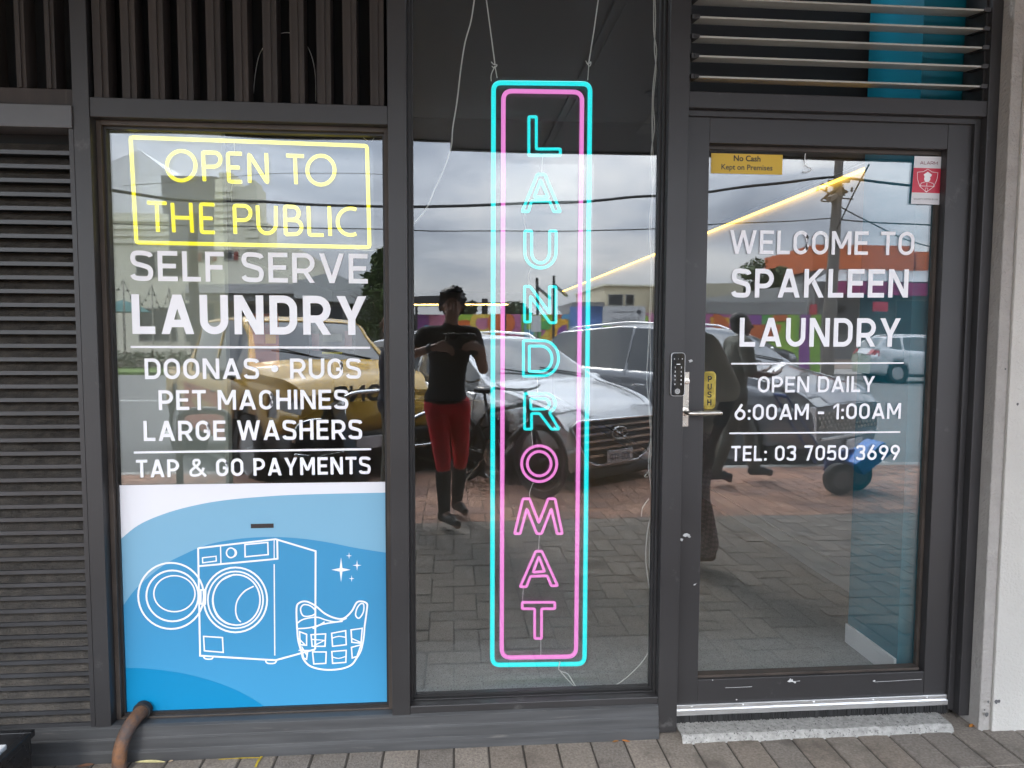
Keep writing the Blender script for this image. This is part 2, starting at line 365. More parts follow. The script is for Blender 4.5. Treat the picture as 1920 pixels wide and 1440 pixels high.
        for y in (0.02, .50): poly((0, y), (w * 1.02, y), (w * 1.02, y + w * 1.02), (0, y + w * 1.02))
    elif c == '-': rib([(0.02, .42), (W - .02, .42)])
    elif c == '•': st.append([tuple(Vector(q) for q in arc(W / 2, .50, .17, .17, 0, 360, 28)[:-1])])
    elif c == '&':
        w = w * .86; h = w / 2; P3 = [(W * .98, .01), (W * .72, .27), (W * .33, .64), (W * .25, .80), (W * .33, .92), (W * .44, 1 - h), (W * .56, .92), (W * .61, .80), (W * .52, .66), (W * .30, .50), (W * .12, .36), (h, .24), (W * .13, .10), (W * .36, h), (W * .60, .13), (W * .76, .29), (W * .86, .50)]
        rib(spline(P3[:4], 5)); rib(spline(P3[3:10], 5)); rib(spline(P3[9:], 5))
    return W, st
def letters(text, width, height, w=.165, gap=.145, split=False):
    """returns stroke groups in metres inside a width x height box"""
    fixed = gap * (len(text) - 1); lo, hi = .4, 2.2
    for _ in range(30):
        sx = (lo + hi) / 2; tot = sum(glyph(c, w, sx)[0] for c in text) + fixed
        if tot * height > width: hi = sx
        else: lo = sx
    x = 0; out = []
    for c in text:
        W, st = glyph(c, w, sx)
        if split and (c == ' ' or not out): out.append([])
        for s in st: (out[-1] if split else out).append([[(p.x * height + x, p.y * height) for p in q] for q in s])
        x += (W + gap) * height
    return out
def flat_text(mb, groups, o, ax, az, nrm, lift=.00012, thick=0):
    """lay stroke groups on a plane: origin o, axes ax (right) az (up), each stroke a hair above the last"""
    o, ax, az, nrm = Vector(o), Vector(ax), Vector(az), Vector(nrm)
    for k, g in enumerate(groups):
        d = nrm * (lift * (k % 4) + .0003)
        for q in g: mb.q(*[o + ax * x + az * y + d for x, y in q])
    return mb
# ================================================================ SHOPFRONT
TOP = 3.05
sf = empty('shopfront', (0.4, 0.05, GZ), 'charcoal aluminium shopfront framing the two windows and the glass door', 'shopfront')
def part(mb, name, m, parent=sf, bevel=.002, **k):
    o = mb.build(name, m, None, bevel=bevel, **k); o.parent = parent; o.matrix_parent_inverse = Matrix.Translation(-parent.location); return o
def vpost(name, x0, x1, z0=GZ + .085, z1=TOP, y0=0.0, y1=.14, m=M_FRAME): return part(MB().box(x0, x1, y0, y1, z0, z1), name, m)
vpost('post', -1.246, -1.194); vpost('mullion', -.222, -.158); vpost('post', .757, .829, z0=-.075)
vpost('jamb', 1.945, 1.987, z0=-.06)
part(MB().box(-1.194, -.222, .004, .14, 2.117, 2.180), 'transom', M_FRAME)
part(MB().box(.829, 1.945, .004, .14, 2.206, 2.262), 'transom', M_FRAME)
# rebate of the door opening
r = MB(); r.box(1.902, 1.945, .052, .14, -.055, 2.206); r.box(.829, 1.902, .052, .14, 2.178, 2.206); part(r, 'door_rebate', M_FRAME_D, bevel=.001)
r = MB(); r.box(1.921, 1.9448, .030, .0518, -.05, 2.2058); r.box(.829, 1.921, .030, .0518, 2.186, 2.2058); part(r, 'door_stop', M_FRAME, bevel=.001)
# plinth under the windows
pl = MB(); pl.prism([], 0, 0) if False else None
prof = [(-.020, -.09), (-.020, -.055), (-.012, -.050), (-.012, -.012), (-.006, -.008), (-.006, .028), (.004, .034), (.14, .034), (.14, -.09)]
x0, x1 = -5.2, .757; i = len(pl.v); n = len(prof)
pl.v += [(x0, y, z) for y, z in prof] + [(x1, y, z) for y, z in prof]
for k in range(n): pl.f.append((i + k, i + n + k, i + n + (k + 1) % n, i + (k + 1) % n)); pl.mi.append(0)
pl.f.append(tuple(range(i, i + n))); pl.f.append(tuple(range(i + n, i + 2 * n))); pl.mi += [0, 0]
part(pl, 'plinth', M_PLINTH, bevel=.001)
# window 1: bead, gasket and pane
def window(x0, x1, z0, z1, bead, name_m):
    f = MB(); y0, y1 = .040, .085
    f.box(x0, x0 + bead, y0, y1, z0, z1); f.box(x1 - bead, x1, y0, y1, z0, z1); f.box(x0 + bead, x1 - bead, y0, y1, z0, z0 + bead * .4); f.box(x0 + bead, x1 - bead, y0, y1, z1 - bead, z1)
    w = part(f, 'window', name_m, bevel=.0015)
    g = MB(); b2 = .008; a0, a1, c0, c1 = x0 + bead, x1 - bead, z0 + bead * .4, z1 - bead
    g.box(a0, a0 + b2, .058, .082, c0, c1); g.box(a1 - b2, a1, .058, .082, c0, c1); g.box(a0 + b2, a1 - b2, .058, .082, c0, c0 + b2); g.box(a0 + b2, a1 - b2, .058, .082, c1 - b2, c1)
    gk = g.build('gasket', M_FRAME_D, w)
    p = MB().box(a0 + .002, a1 - .002, GL, GL + .006, c0 + .002, c1 - .002).build('pane', M_GLASS, w)
    return w
w1 = window(-1.194, -.222, .034, 2.117, .016, M_BROWN)
w2 = window(-.158, .757, .062, TOP, .010, M_FRAME_D)
lip = MB().box(-.158, .757, .002, .09, .034, .0618); part(lip, 'sill', M_FRAME, bevel=.003)
# building over and beside
b = MB(); b.box(-6, 12, .16, .35, TOP, 6.5); tag(b.build('upper_wall', M_FRAME_D), 'dark wall of the shop building above the awning', 'wall')
wl = MB(); wl.box(2.0332, 6.0, -.062, .30, GZ - .05, 6.0); w_ = wl.build('rendered_wall', M_RENDER, bevel=.003); tag(w_, 'pale rendered wall to the right of the glass door', 'wall')
wl = MB(); wl.box(1.988, 2.033, -.052, .29, GZ - .05, 6.0); wl.build('wall_edge', M_RENDER_R, w_, bevel=.004)
wl = MB()
for (u, v, r) in ((1868, 1316, 5), (1873, 1315, 4), (1853, 1316, 3), (1850, 1340, 5), (1846, 1331, 2), (1885, 692, 2.2), (1908, 758, 3)):
    p = S(u, v, -.0625); rr = r / 1331 * 2.44; wl.q(*[(p.x + rr * (.8 + .3 * math.sin(k * 2.3)) * math.cos(k * .785), -.0627, p.z + rr * math.sin(k * .785)) for k in range(8)])
wl.build('chip_mark', mat('dark chip', (.10, .10, .10), .9), w_)

# ---------------------------------------------------------------- louvre screen on the left
ls = empty('louvre_screen', (-1.9, .05, 0), 'dark louvre screen of horizontal slats with dusty faces left of the windows', 'louvre screen')
def lpart(mb, name, m, **k):
    o = mb.build(name, m, None, **k); o.parent = ls; o.matrix_parent_inverse = Matrix.Translation(-ls.location); return o
sm = MB(); z = .045; lp = MB(); k = 0
while z < 2.035:
    sm.q((-5.2, .014, z), (-1.262, .014, z), (-1.262, .062, z + .036), (-5.2, .062, z + .036)); sm.q((-5.2, .016, z - .003), (-1.262, .016, z - .003), (-1.262, .064, z + .033), (-5.2, .064, z + .033))
    lp.box(-5.2, -1.262, .006, .0135, z - .011, z + .002)
    z += .0455; k += 1
sm.build('slats', M_SLAT, None); s_ = bpy.data.objects['slats']; s_.parent = ls; s_.matrix_parent_inverse = Matrix.Translation(-ls.location)
lpart(lp, 'slat_lips', M_LIP)
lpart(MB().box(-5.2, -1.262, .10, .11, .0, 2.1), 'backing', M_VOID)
lpart(MB().box(-5.2, -1.2465, -.008, .09, 2.075, 2.148), 'head_rail', mat('head rail', (.085, .085, .088), .4, var=.1), bevel=.002)
lpart(MB().box(-1.262, -1.2465, .0, .09, .034, 2.075), 'side_channel', M_FRAME, bevel=.001)
lpart(MB().box(-5.2, -1.2465, .012, .09, 2.1485, 2.205), 'upper_rail', M_BATTEN, bevel=.002)
# ---------------------------------------------------------------- vertical batten grilles above
def grille(x0, x1, z0, xs, wid, label, nm=M_BATTEN):
    g = empty('batten_grille', ((x0 + x1) / 2, .06, z0), label, 'grille', 'dark batten grilles above the shopfront')
    mbs = MB()
    for x in xs:
        mbs.box(x - wid / 2, x + wid / 2, .012, .075, z0, TOP); mbs.box(x - wid * .16, x + wid * .10, .006, .0118, z0, TOP)
    o = mbs.build('battens', nm); o.parent = g; o.matrix_parent_inverse = Matrix.Translation(-g.location)
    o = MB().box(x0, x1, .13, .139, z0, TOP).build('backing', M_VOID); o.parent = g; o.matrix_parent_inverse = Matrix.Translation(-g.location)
    return g
xs = [S(u, 60, .01).x for u in (186, 239, 292, 346, 399, 450, 505, 556, 606, 655, 706)]
grille(-1.194, -.222, 2.1805, xs, .046, 'row of dusty brown vertical battens above the yellow neon window')
xs = [S(u, 60, .01).x for u in (-620, -568, -516, -464, -412, -360, -308, -256, -200, -160, -120, -72, -20, 36, 92)]
grille(-5.2, -1.2465, 2.2055, xs, .030, 'row of dark vertical battens above the louvre screen', M_BATTEN)
mbw = MB(); mbw.tube(spline([S(u, v, .12) for u, v in ((475, 175), (480, 130), (490, 95), (515, 68), (545, 62), (575, 85), (590, 130), (592, 190))], 5), .0014, 5)
tag(mbw.build('loose_wire', M_CABLE), 'thin loose wire looped behind the brown battens', 'wire')

# ---------------------------------------------------------------- glass jalousie over the door
jw = empty('jalousie_window', (1.39, .05, 2.26), 'open glass jalousie blades in the opening above the door', 'jalousie window')
def jpart(mb, name, m, **k):
    o = mb.build(name, m, None, **k); o.parent = jw; o.matrix_parent_inverse = Matrix.Translation(-jw.location); return o
M_BLADE = mat('dusty blade glass', (.36, .355, .32), .35, var=.12, scale=5, dirt=(.25, .22, .18), dirt_cut=(.62, .8))
for k, (ul, ur) in enumerate(((150, 165), (112, 127), (76, 91), (40, 56), (4, 20))):
    z = S(1400, ul + 3, .03).z
    j = MB(); m4 = Matrix.Translation((1.385, .045, z + .009)) @ Matrix.Rotation(R_(10), 4, 'X'); j.obox(m4, .535, .043, .003)
    ob = jpart(j, 'blade', M_BLADE)
    c = MB()
    for x in (.846, 1.926): c.obox(Matrix.Translation((x, .045, z + .010)) @ Matrix.Rotation(R_(10), 4, 'X'), .012, .047, .007)
    c.obox(Matrix.Translation((.852, .0, z + .002)), .008, .006, .005)
    cl = c.build('clip', M_FRAME_D); cl.parent = ob
s2 = MB(); s2.box(.829, .838, .02, .12, 2.2625, TOP); s2.box(1.936, 1.9448, .02, .12, 2.2625, TOP); jpart(s2, 'side_track', M_FRAME_D)

# ---------------------------------------------------------------- the glass door
dr = empty('glass_door', (.835, .05, -.03), 'charcoal framed glass door with white welcome lettering on its pane', 'door')
def dpart(mb, name, m, parent=dr, **k):
    o = mb.build(name, m, None, **k); o.parent = parent; o.matrix_parent_inverse = Matrix.Translation(-dr.location); return o
DY = .045; DG = .085
def dS(u, v, y=DY): return S(u, v, y)
xl, xr = dS(1272, 700).x + .002, dS(1822, 300).x          # leaf edges
zt, zb = dS(1500, 224).z, dS(1500, 1322).z
gx0, gx1 = dS(1330, 300).x, dS(1776, 300).x; gz0, gz1 = dS(1500, 1268).z, dS(1500, 272).z
f = MB(); f.box(xl, gx0, DY, .10, zb, zt); dpart(f, 'stile', M_FRAME, bevel=.002)
f = MB(); f.box(gx1, xr, DY, .10, zb, zt); dpart(f, 'stile', M_FRAME, bevel=.002)
f = MB(); f.box(gx0, gx1, DY + .0015, .10, gz1, zt); dpart(f, 'top_rail', M_FRAME, bevel=.002)
f = MB(); f.box(gx0, gx1, DY + .0015, .10, zb, gz0); dpart(f, 'bottom_rail', M_FRAME, bevel=.002)
g = MB(); bb = .012
g.box(gx0, gx0 + .004, .062, .098, gz0, gz1); g.box(gx1 - bb, gx1, .0795, .098, gz0, gz1); g.box(gx0 + .004, gx1 - bb, .060, .098, gz0, gz0 + .010); g.box(gx0 + .004, gx1 - bb, .0795, .098, gz1 - .014, gz1)
dpart(g, 'glazing_bead', M_BROWN, bevel=.001)
dpart(MB().box(gx0 + .003, gx1 - .006, DG, DG + .006, gz0 + .004, gz1 - .006), 'pane', M_GLASS)
sw = MB(); sw.box(xl, xr, DY - .008, DY - .0005, zb - .002, zb + .022); sw.box(xl, xr, DY - .014, DY - .0005, zb - .016, zb + .004)
for x in (.9, 1.1, 1.38, 1.62, 1.84): sw.tube([(x, DY - .0105, zb + .013), (x, DY - .007, zb + .013)], .004, 8)
dpart(sw, 'drip_strip', M_ALU, bevel=.001)
br = MB(); random.seed(3); x = xl
while x < xr - .004:
    h = random.uniform(.036, .046); br.box(x, x + .0035, DY - .006 + random.uniform(-.004, .004), DY + .004, zb - .012 - h, zb - .012); x += .0037
dpart(br, 'brush_seal', M_RUBBER)
# lever handle, backplate, keypad lock
def F(u, v, y): p = S(u, v, y); return p
pl0, pl1 = F(1278, 800, DY - .003), F(1292.5, 697, DY - .003)
h = MB(); h.box(pl0.x, pl1.x, DY - .004, DY - .0005, pl0.z, pl1.z); hb = dpart(h, 'lock_plate', M_STEEL, bevel=.0015)
h = MB(); c = F(1287, 715, DY - .004); h.lathe([(.011, 0), (.011, .006), (.006, .007)], Matrix.Translation((c.x, DY - .004, c.z)) @ Matrix.Rotation(R_(90), 4, 'X'), 20); dpart(h, 'key_cylinder', M_STEEL, smooth=False)
h = MB(); a = F(1284, 772, DY - .004)
h.lathe([(.015, 0), (.015, .006), (.010, .007)], Matrix.Translation((a.x, DY - .004, a.z)) @ Matrix.Rotation(R_(90), 4, 'X'), 20)
h.tube(spline([(a.x, DY - .008, a.z), (a.x, DY - .045, a.z), (a.x + .006, DY - .058, a.z), (a.x + .03, DY - .060, a.z), (a.x + .118, DY - .060, a.z + .001)], 5), .0085, 14)
dpart(h, 'handle', M_STEEL, auto=40)
kx0, kx1 = F(1258, 700, -.012).x, F(1284.5, 700, -.012).x; kz0, kz1 = F(1270, 743, -.012).z, F(1270, 661, -.012).z
def rrect_pts(x0, x1, z0, z1, r, n=6):
    return arc(x1 - r, z1 - r, r, r, 0, 90, n) + arc(x0 + r, z1 - r, r, r, 90, 180, n) + arc(x0 + r, z0 + r, r, r, 180, 270, n) + arc(x1 - r, z0 + r, r, r, 270, 360, n)
kl = MB(); kl.prism(rrect_pts(kx0, kx1, kz0, kz1, .012), -.012, -.0002); kp = kl.build('keypad_lock', mat('keypad case', (.5, .5, .5), .3, metal=.8), bevel=.001)
tag(kp, 'slim black keypad lock on the door frame beside the lever handle', 'keypad lock')
kl = MB(); kl.prism(rrect_pts(kx0 + .0022, kx1 - .0022, kz0 + .0022, kz1 - .0022, .010), -.0135, -.0121); kl.build('face', mat('gloss black', (.008, .008, .009), .06), kp)
M_KEY = emit('key legend', (.85, .87, .9), .2)
def sfont(text, o, h, y, w=None, wt=.13, adv=None):
    mb_ = MB(); nat = sum(glyph(c, wt)[0] for c in text) + .15 * (len(text) - 1)
    flat_text(mb_, letters(text, w or nat * h, h, wt, .15), o, (1, 0, 0), (0, 0, 1), (0, -1, 0)); return mb_
kw = kx1 - kx0; kh = kz1 - kz0
def kput(text, fx, fz, h):
    W = sum(glyph(c, .16)[0] for c in text) * h
    return flat_text(MB(), letters(text, W, h, .16, .15), (kx0 + fx * kw - W / 2, -.0136, kz0 + fz * kh - h / 2), (1, 0, 0), (0, 0, 1), (0, -1, 0))
kk = MB()
def merge(a, b):
    i = len(a.v); a.v += b.v; a.f += [tuple(i + k for k in f) for f in b.f]; a.mi += [a.m] * len(b.f); return a
for r_, (c1, c2) in enumerate((('1', '2'), ('3', '4'), ('5', '6'), ('7', '8'), ('9', '0'))):
    merge(kk, kput(c1, .28, .66 - r_ * .096, .0062)); merge(kk, kput(c2, .72, .66 - r_ * .096, .0062))
kk.box(kx0 + kw * .38, kx0 + kw * .64, -.0139, -.0136, kz0 + kh * .725, kz0 + kh * .742)
for fx in (.22, .5, .78): kk.lathe([(.0016 if fx != .5 else .0009, 0), (.0015 if fx != .5 else .0009, .0003)], Matrix.Translation((kx0 + kw * fx, -.0136, kz0 + kh * .855)) @ Matrix.Rotation(R_(90), 4, 'X'), 10)
for rr in (.0085, .0052, .0018):
    ring = arc(kx0 + kw * .48, kz0 + kh * .115, rr, rr, 0, 360, 24)[:-1]
    for q in ribbon(ring, .0011, True): kk.q(*[(p.x, -.0138, p.y) for p in q])
kk.build('key_legends', M_KEY, kp)
# brass PUSH plate on the pane
px0, px1 = F(1317, 740, DG - .003).x, F(1342, 740, DG - .003).x; pz0, pz1 = F(1330, 768, DG - .003).z, F(1330, 696, DG - .003).z
M_BRASS = mat('polished brass', (.62, .50, .13), .22, metal=1, var=.25, scale=22)
pp = MB(); pp.prism(rrect_pts(px0, px1, pz0, pz1, .018, 8), DG - .0022, DG - .0003); pu = pp.build('push_plate', M_BRASS, bevel=.0008); tag(pu, 'small brass plate reading PUSH on the door glass', 'push plate')
M_INK = mat('black ink', (.02, .02, .018), .6)
pk = MB()
for k, c in enumerate('PUSH'):
    hh = .0225; W = glyph(c, .17)[0] * hh
    flat_text(pk, letters(c, W, hh, .17, .1), ((px0 + px1) / 2 - W / 2 + .002, DG - .0024, pz1 - .040 - k * .0295), (1, 0, 0), (0, 0, 1), (0, -1, 0))
split_islands(pk.build('letter', M_INK, pu), (2,))
# scuffs on the door and a dab of tape
sc = MB(); M_SCUFF = mat('bare metal scuff', (.55, .55, .54), .6)
def blot(u, v, r, y, seed):
    random.seed(seed); p = S(u, v, y); rr = r / 1331 * 2.52
    return [(p.x + rr * random.uniform(.35, 1.1) * math.cos(k * .7) * 1.3, y, p.z + rr * random.uniform(.3, 1) * math.sin(k * .7)) for k in range(9)]
for i_, (u, v, r) in enumerate(((1287, 1003, 6), (1278, 1012, 4), (1292, 1006, 3), (1483, 1276, 6), (1490, 1279, 3), (1639, 1277, 2.5), (1381, 1312, 2), (1336, 1275, 1.6), (1303, 1096, 2.5), (1295, 677, 5))): sc.q(*blot(u, v, r, DY - .0006, i_))
for (u0, u1, v0, v1) in ((1300, 1306, 1098, 1094), (1480, 1500, 1279, 1277), (1640, 1728, 1279, 1274), (1360, 1410, 1290, 1288)):
    a, b_ = S(u0, v0, DY - .0007), S(u1, v1, DY - .0007); sc.q(a, b_, b_ + Vector((0, 0, .0016)), a + Vector((0, 0, .0012)))
dpart(sc, 'scuff_marks', M_SCUFF)

# ---------------------------------------------------------------- vinyl lettering
def line_of(text, tl, bl, tr, br, y, name, label, w=.165, gap=.15):
    a, b_, c, d = (S(*p, y) for p in (tl, bl, tr, br))
    x0 = (a.x + b_.x) / 2; x1 = (c.x + d.x) / 2; z0 = b_.z; hgt = ((a.z - b_.z) + (c.z - d.z)) / 2
    az = Vector((0, 0, 1)); ax = Vector((x1 - x0, 0, d.z - b_.z)).normalized()
    e_ = empty(name, ((x0 + x1) / 2, y, z0), label, 'lettering', 'white vinyl lettering on the shop glass')
    words = letters(text, x1 - x0, hgt, w, gap, split=True)
    for g in words:
        o = flat_text(MB(), g, (x0, y, z0), ax, az, (0, -1, 0)).build('word', M_WHITE); o.parent = e_; o.matrix_parent_inverse = Matrix.Translation(-e_.location)
    return e_
Y1 = GL - .0006; Y3 = DG - .0006
line_of('SELF SERVE', (244.5, 469), (244.5, 526.5), (689.5, 476.7), (689.5, 531.7), Y1, 'vinyl_lettering', 'white vinyl words SELF SERVE under the yellow neon sign', .155)
line_of('LAUNDRY', (246.5, 551), (248, 626), (687.5, 556), (687, 628), Y1, 'vinyl_lettering', 'large bold white vinyl word LAUNDRY on the left window', .19)
line_of('DOONAS • RUGS', (271, 672), (271.5, 711), (677, 672), (677, 710), Y1, 'vinyl_lettering', 'white vinyl words DOONAS and RUGS with a dot between')
line_of('PET MACHINES', (297, 732), (298, 769), (653, 730), (653, 767), Y1, 'vinyl_lettering', 'white vinyl words PET MACHINES on the left window')
line_of('LARGE WASHERS', (268.5, 790), (270, 827), (679, 786), (679, 823.5), Y1, 'vinyl_lettering', 'white vinyl words LARGE WASHERS on the left window')
line_of('TAP & GO PAYMENTS', (255, 862), (255.5, 895.5), (695, 856), (695, 888.5), Y1, 'vinyl_lettering', 'white vinyl words TAP & GO PAYMENTS just above the blue poster')
line_of('WELCOME TO', (1368, 432.6), (1369, 476), (1714.6, 433.6), (1714, 478.6), Y3, 'vinyl_lettering', 'white vinyl words WELCOME TO high on the door', .15)
line_of('SPAKLEEN', (1371.8, 504), (1372, 558), (1703, 504.5), (1703, 558), Y3, 'vinyl_lettering', 'white vinyl shop name below WELCOME TO on the door', .165)
line_of('LAUNDRY', (1387, 597), (1387, 650), (1688, 595.5), (1688, 650), Y3, 'vinyl_lettering', 'white vinyl word LAUNDRY on the glass door', .165)
line_of('OPEN DAILY', (1421, 706), (1421, 736), (1640, 705), (1640, 735), Y3, 'vinyl_lettering', 'white vinyl words OPEN DAILY on the glass door', .155)
line_of('6:00AM - 1:00AM', (1377.4, 757.7), (1377.4, 788), (1689, 756), (1689, 785), Y3, 'vinyl_lettering', 'white vinyl opening hours 6:00AM to 1:00AM on the door', .16)
line_of('TEL: 03 7050 3699', (1371, 836), (1371, 864.7), (1687, 834), (1687, 862), Y3, 'vinyl_lettering', 'white vinyl telephone number at the foot of the door lettering', .155)
def rule(a, b_, t, y, label):
    a = S(*a, y); b_ = S(*b_, y); h = t / 1331 * 2.57 / 2
    m = MB(); m.q((a.x, y, a.z - h), (b_.x, y, b_.z - h), (b_.x, y, b_.z + h), (a.x, y, a.z + h))
    tag(m.build('vinyl_line', M_WHITE), label, 'vinyl line', 'white vinyl rules between the words')
rule((244.8, 650.5), (694, 652), 4, Y1, 'thin white vinyl rule below the large word LAUNDRY'); rule((251, 848.5), (696, 842), 4, Y1, 'thin white vinyl rule above TAP & GO PAYMENTS')
rule((1371, 682), (1694.4, 680.5), 3.2, Y3, 'thin white vinyl rule above OPEN DAILY on the door'); rule((1367.5, 812.5), (1688, 810), 3.2, Y3, 'thin white vinyl rule above the telephone number')

# ---------------------------------------------------------------- blue washing-machine poster
def zp(x, y, dy=0): return S(200 + x / 2.666, 900 + y / 2.666, GL - .001 - dy)
bx0 = S(226, 1130, GL).x - .001; bx1 = S(733.5, 1130, GL).x; bz0 = S(480, 1345, GL - .001).z; bz1 = S(480, 906.5, GL - .001).z
po = MB(); po.box(bx0, bx1, GL - .0012, GL - .0002, bz0, bz1); poster = po.build('window_poster', mat('poster white', (.80, .80, .83), .35)); tag(poster, 'blue poster with white line drawing of a washing machine and basket', 'poster')
def bluefill(curve, dy, col, nm):
    c = spline([Vector((zp(x, y).x, zp(x, y).z, 0)) for x, y in curve], 6)
    pts = [(bx0 if k == 0 else min(max(p.x, bx0), bx1), p.y) for k, p in enumerate(c)]
    m = MB()
    for (xa, za), (xb, zb_) in zip(pts, pts[1:]):
        if xb - xa > 1e-6: m.q((xa, GL - .0012 - dy, bz0), (xb, GL - .0012 - dy, bz0), (xb, GL - .0012 - dy, max(zb_, bz0)), (xa, GL - .0012 - dy, max(za, bz0)))
    m.build(nm, mat(nm + ' ink', col, .35, var=.03, scale=1.2), poster)
bluefill([(52, 312), (160, 225), (300, 165), (450, 125), (600, 100), (800, 82), (1000, 72), (1430, 62)], .0004, (.21, .44, .60), 'pale_wave')
bluefill([(52, 672), (75, 640), (150, 540), (280, 430), (380, 375), (500, 325), (650, 295), (800, 285), (950, 290), (1100, 310), (1250, 340), (1430, 368)], .0008, (.050, .29, .52), 'middle_wave')
bluefill([(52, 936), (88, 938), (200, 942), (350, 960), (500, 995), (650, 1050), (780, 1125), (870, 1200), (900, 1235)], .0012, (.002, .225, .45), 'deep_wave')
sl_ = MB(); a = zp(722, 240); b_ = zp(835, 217); sl_.box(a.x, b_.x, GL - .0042, GL - .0026, a.z, b_.z); sl_.build('mail_slot', mat('brown slot', (.03, .02, .018), .5), poster)
dl = MB(); cnt = 0
def dline(pts, w=9, closed=False, sp=0):
    global cnt
    if sp: pts = [(p.x, p.y) for p in spline([Vector((x, y, 0)) for x, y in pts], sp, closed)]
    P2 = [(lambda q: (q.x, q.z))(zp(x, y)) for x, y in pts]; y = GL - .0027 - (cnt % 24) * .00006; cnt += 1
    for q in ribbon(P2, w / 2.666 / 1331 * 2.57, closed): dl.q(*[(p.x, y, p.y) for p in q])
def ell2(cx, cy, rx, ry, w=9, a0=0, a1=360):
    p = arc(cx, cy, rx, ry, a0, a1, 40); dline(p[:-1] if a1 - a0 == 360 else p, w, a1 - a0 == 360)
dline([(460, 340), (845, 295), (1045, 355), (1043, 845)]); dline([(1043, 845), (845, 900), (468, 877), (458, 338)])
dline([(462, 430), (855, 393), (853, 300)]); dline([(570, 332), (572, 418)], 6); dline([(838, 300), (838, 392)], 5); dline([(838, 420), (841, 876)], 6)
dline([(480, 388), (548, 380), (549, 404), (481, 413)], 6, True); dline([(692, 322), (806, 311), (808, 372), (693, 383)], 7, True)
ell2(622, 363, 22, 24, 7); ell2(634, 363, 16, 20, 5, -90, 90)
ell2(323, 578, 164, 165); ell2(330, 578, 130, 127); ell2(340, 567, 103, 90, 7)
ell2(645, 598, 158, 162, 9); ell2(645, 598, 138, 142, 8); ell2(650, 598, 118, 126, 8)
dline([(640, 470), (570, 505), (537, 560), (532, 620), (555, 680), (600, 715), (640, 722)], 7, sp=5)
dline([(736, 530), (690, 555), (655, 600), (646, 650), (655, 690), (672, 708)], 7, sp=5)
dline([(472, 548), (496, 548), (494, 618), (472, 618)], 8, True); dline([(486, 780), (580, 786), (584, 860), (490, 852)], 7, True)
dline([(485, 880), (495, 892), (525, 893), (534, 882)], 7, sp=4); dline([(795, 900), (805, 914), (840, 914), (850, 900)], 7, sp=4)
# basket
dline([(953, 745), (950, 640), (965, 612), (1000, 606), (1045, 628), (1090, 665), (1140, 688), (1185, 690), (1225, 655), (1250, 612), (1275, 605), (1300, 615), (1302, 640), (1290, 730)], 9, sp=5)
dline([(970, 645), (985, 622), (1020, 628), (1045, 655), (1030, 675), (985, 678)], 7, True, 5); dline([(1245, 675), (1252, 640), (1270, 618), (1285, 622), (1283, 660), (1262, 690)], 7, True, 5)
dline([(953, 715), (985, 695), (1050, 685), (1100, 700), (1150, 708), (1200, 690)], 7, sp=5); dline([(955, 742), (1010, 738), (1060, 725), (1090, 708)], 7, sp=5); dline([(1030, 742), (1080, 720), (1180, 705)], 7, sp=4)
dline([(953, 742), (958, 800), (975, 860), (985, 895), (1020, 930), (1090, 947), (1170, 943), (1225, 922), (1252, 885)], 9, sp=5); dline([(1290, 730), (1285, 790), (1272, 850), (1250, 890)], 8, sp=4)
for q in (((965, 757), (1000, 770), (1000, 825), (968, 822)), ((1022, 772), (1095, 768), (1092, 830), (1028, 830)), ((1125, 765), (1195, 752), (1198, 822), (1130, 830)), ((1222, 748), (1278, 740), (1272, 815), (1226, 810)),
          ((975, 845), (1005, 858), (1000, 895), (985, 888)), ((1030, 858), (1098, 858), (1096, 915), (1036, 918)), ((1126, 856), (1198, 850), (1196, 910), (1130, 915)), ((1224, 835), (1272, 822), (1252, 880), (1228, 888))): dline(q, 7, True)
dline([(1025, 795), (1090, 800), (1040, 825)], 6); dline([(1125, 790), (1160, 780), (1195, 785)], 6, sp=3); dline([(960, 790), (990, 820)], 6); dline([(1126, 882), (1160, 890), (1196, 880)], 5, sp=3); dline([(1225, 790), (1270, 810)], 6); dline([(960, 850), (1040, 850)], 6); dline([(975, 830), (1005, 880)], 6)
def star(cx, cy, rx, ry):
    global cnt
    y = GL - .0027; pts = []
    for k in range(4):
        a = k * math.pi / 2; pts.append((cx + rx * math.cos(a), cy + ry * math.sin(a))); pts.append((cx + rx * .20 * math.cos(a + .785), cy + ry * .20 * math.sin(a + .785)))
    for k in range(8): dl.q(*[(lambda q: (q.x, y, q.z))(zp(*p)) for p in ((cx, cy), pts[k], pts[(k + 1) % 8])])
star(1172, 448, 48, 62); star(1212, 378, 15, 18); star(1252, 426, 22, 28); star(1225, 492, 14, 18)
dl.build('line_drawing', M_WHITE, poster)
hole = [zp(125, 1235)] + [zp(185 + 62 * math.cos(R_(t)), 1228 + 62 * math.sin(R_(t))) for t in range(180, 361, 15)] + [zp(248, 1235)]
hm = MB(); hm.q(*[(p.x, GL - .0045, p.z) for p in hole]); hm.build('pipe_cutout', M_RUBBER, poster)
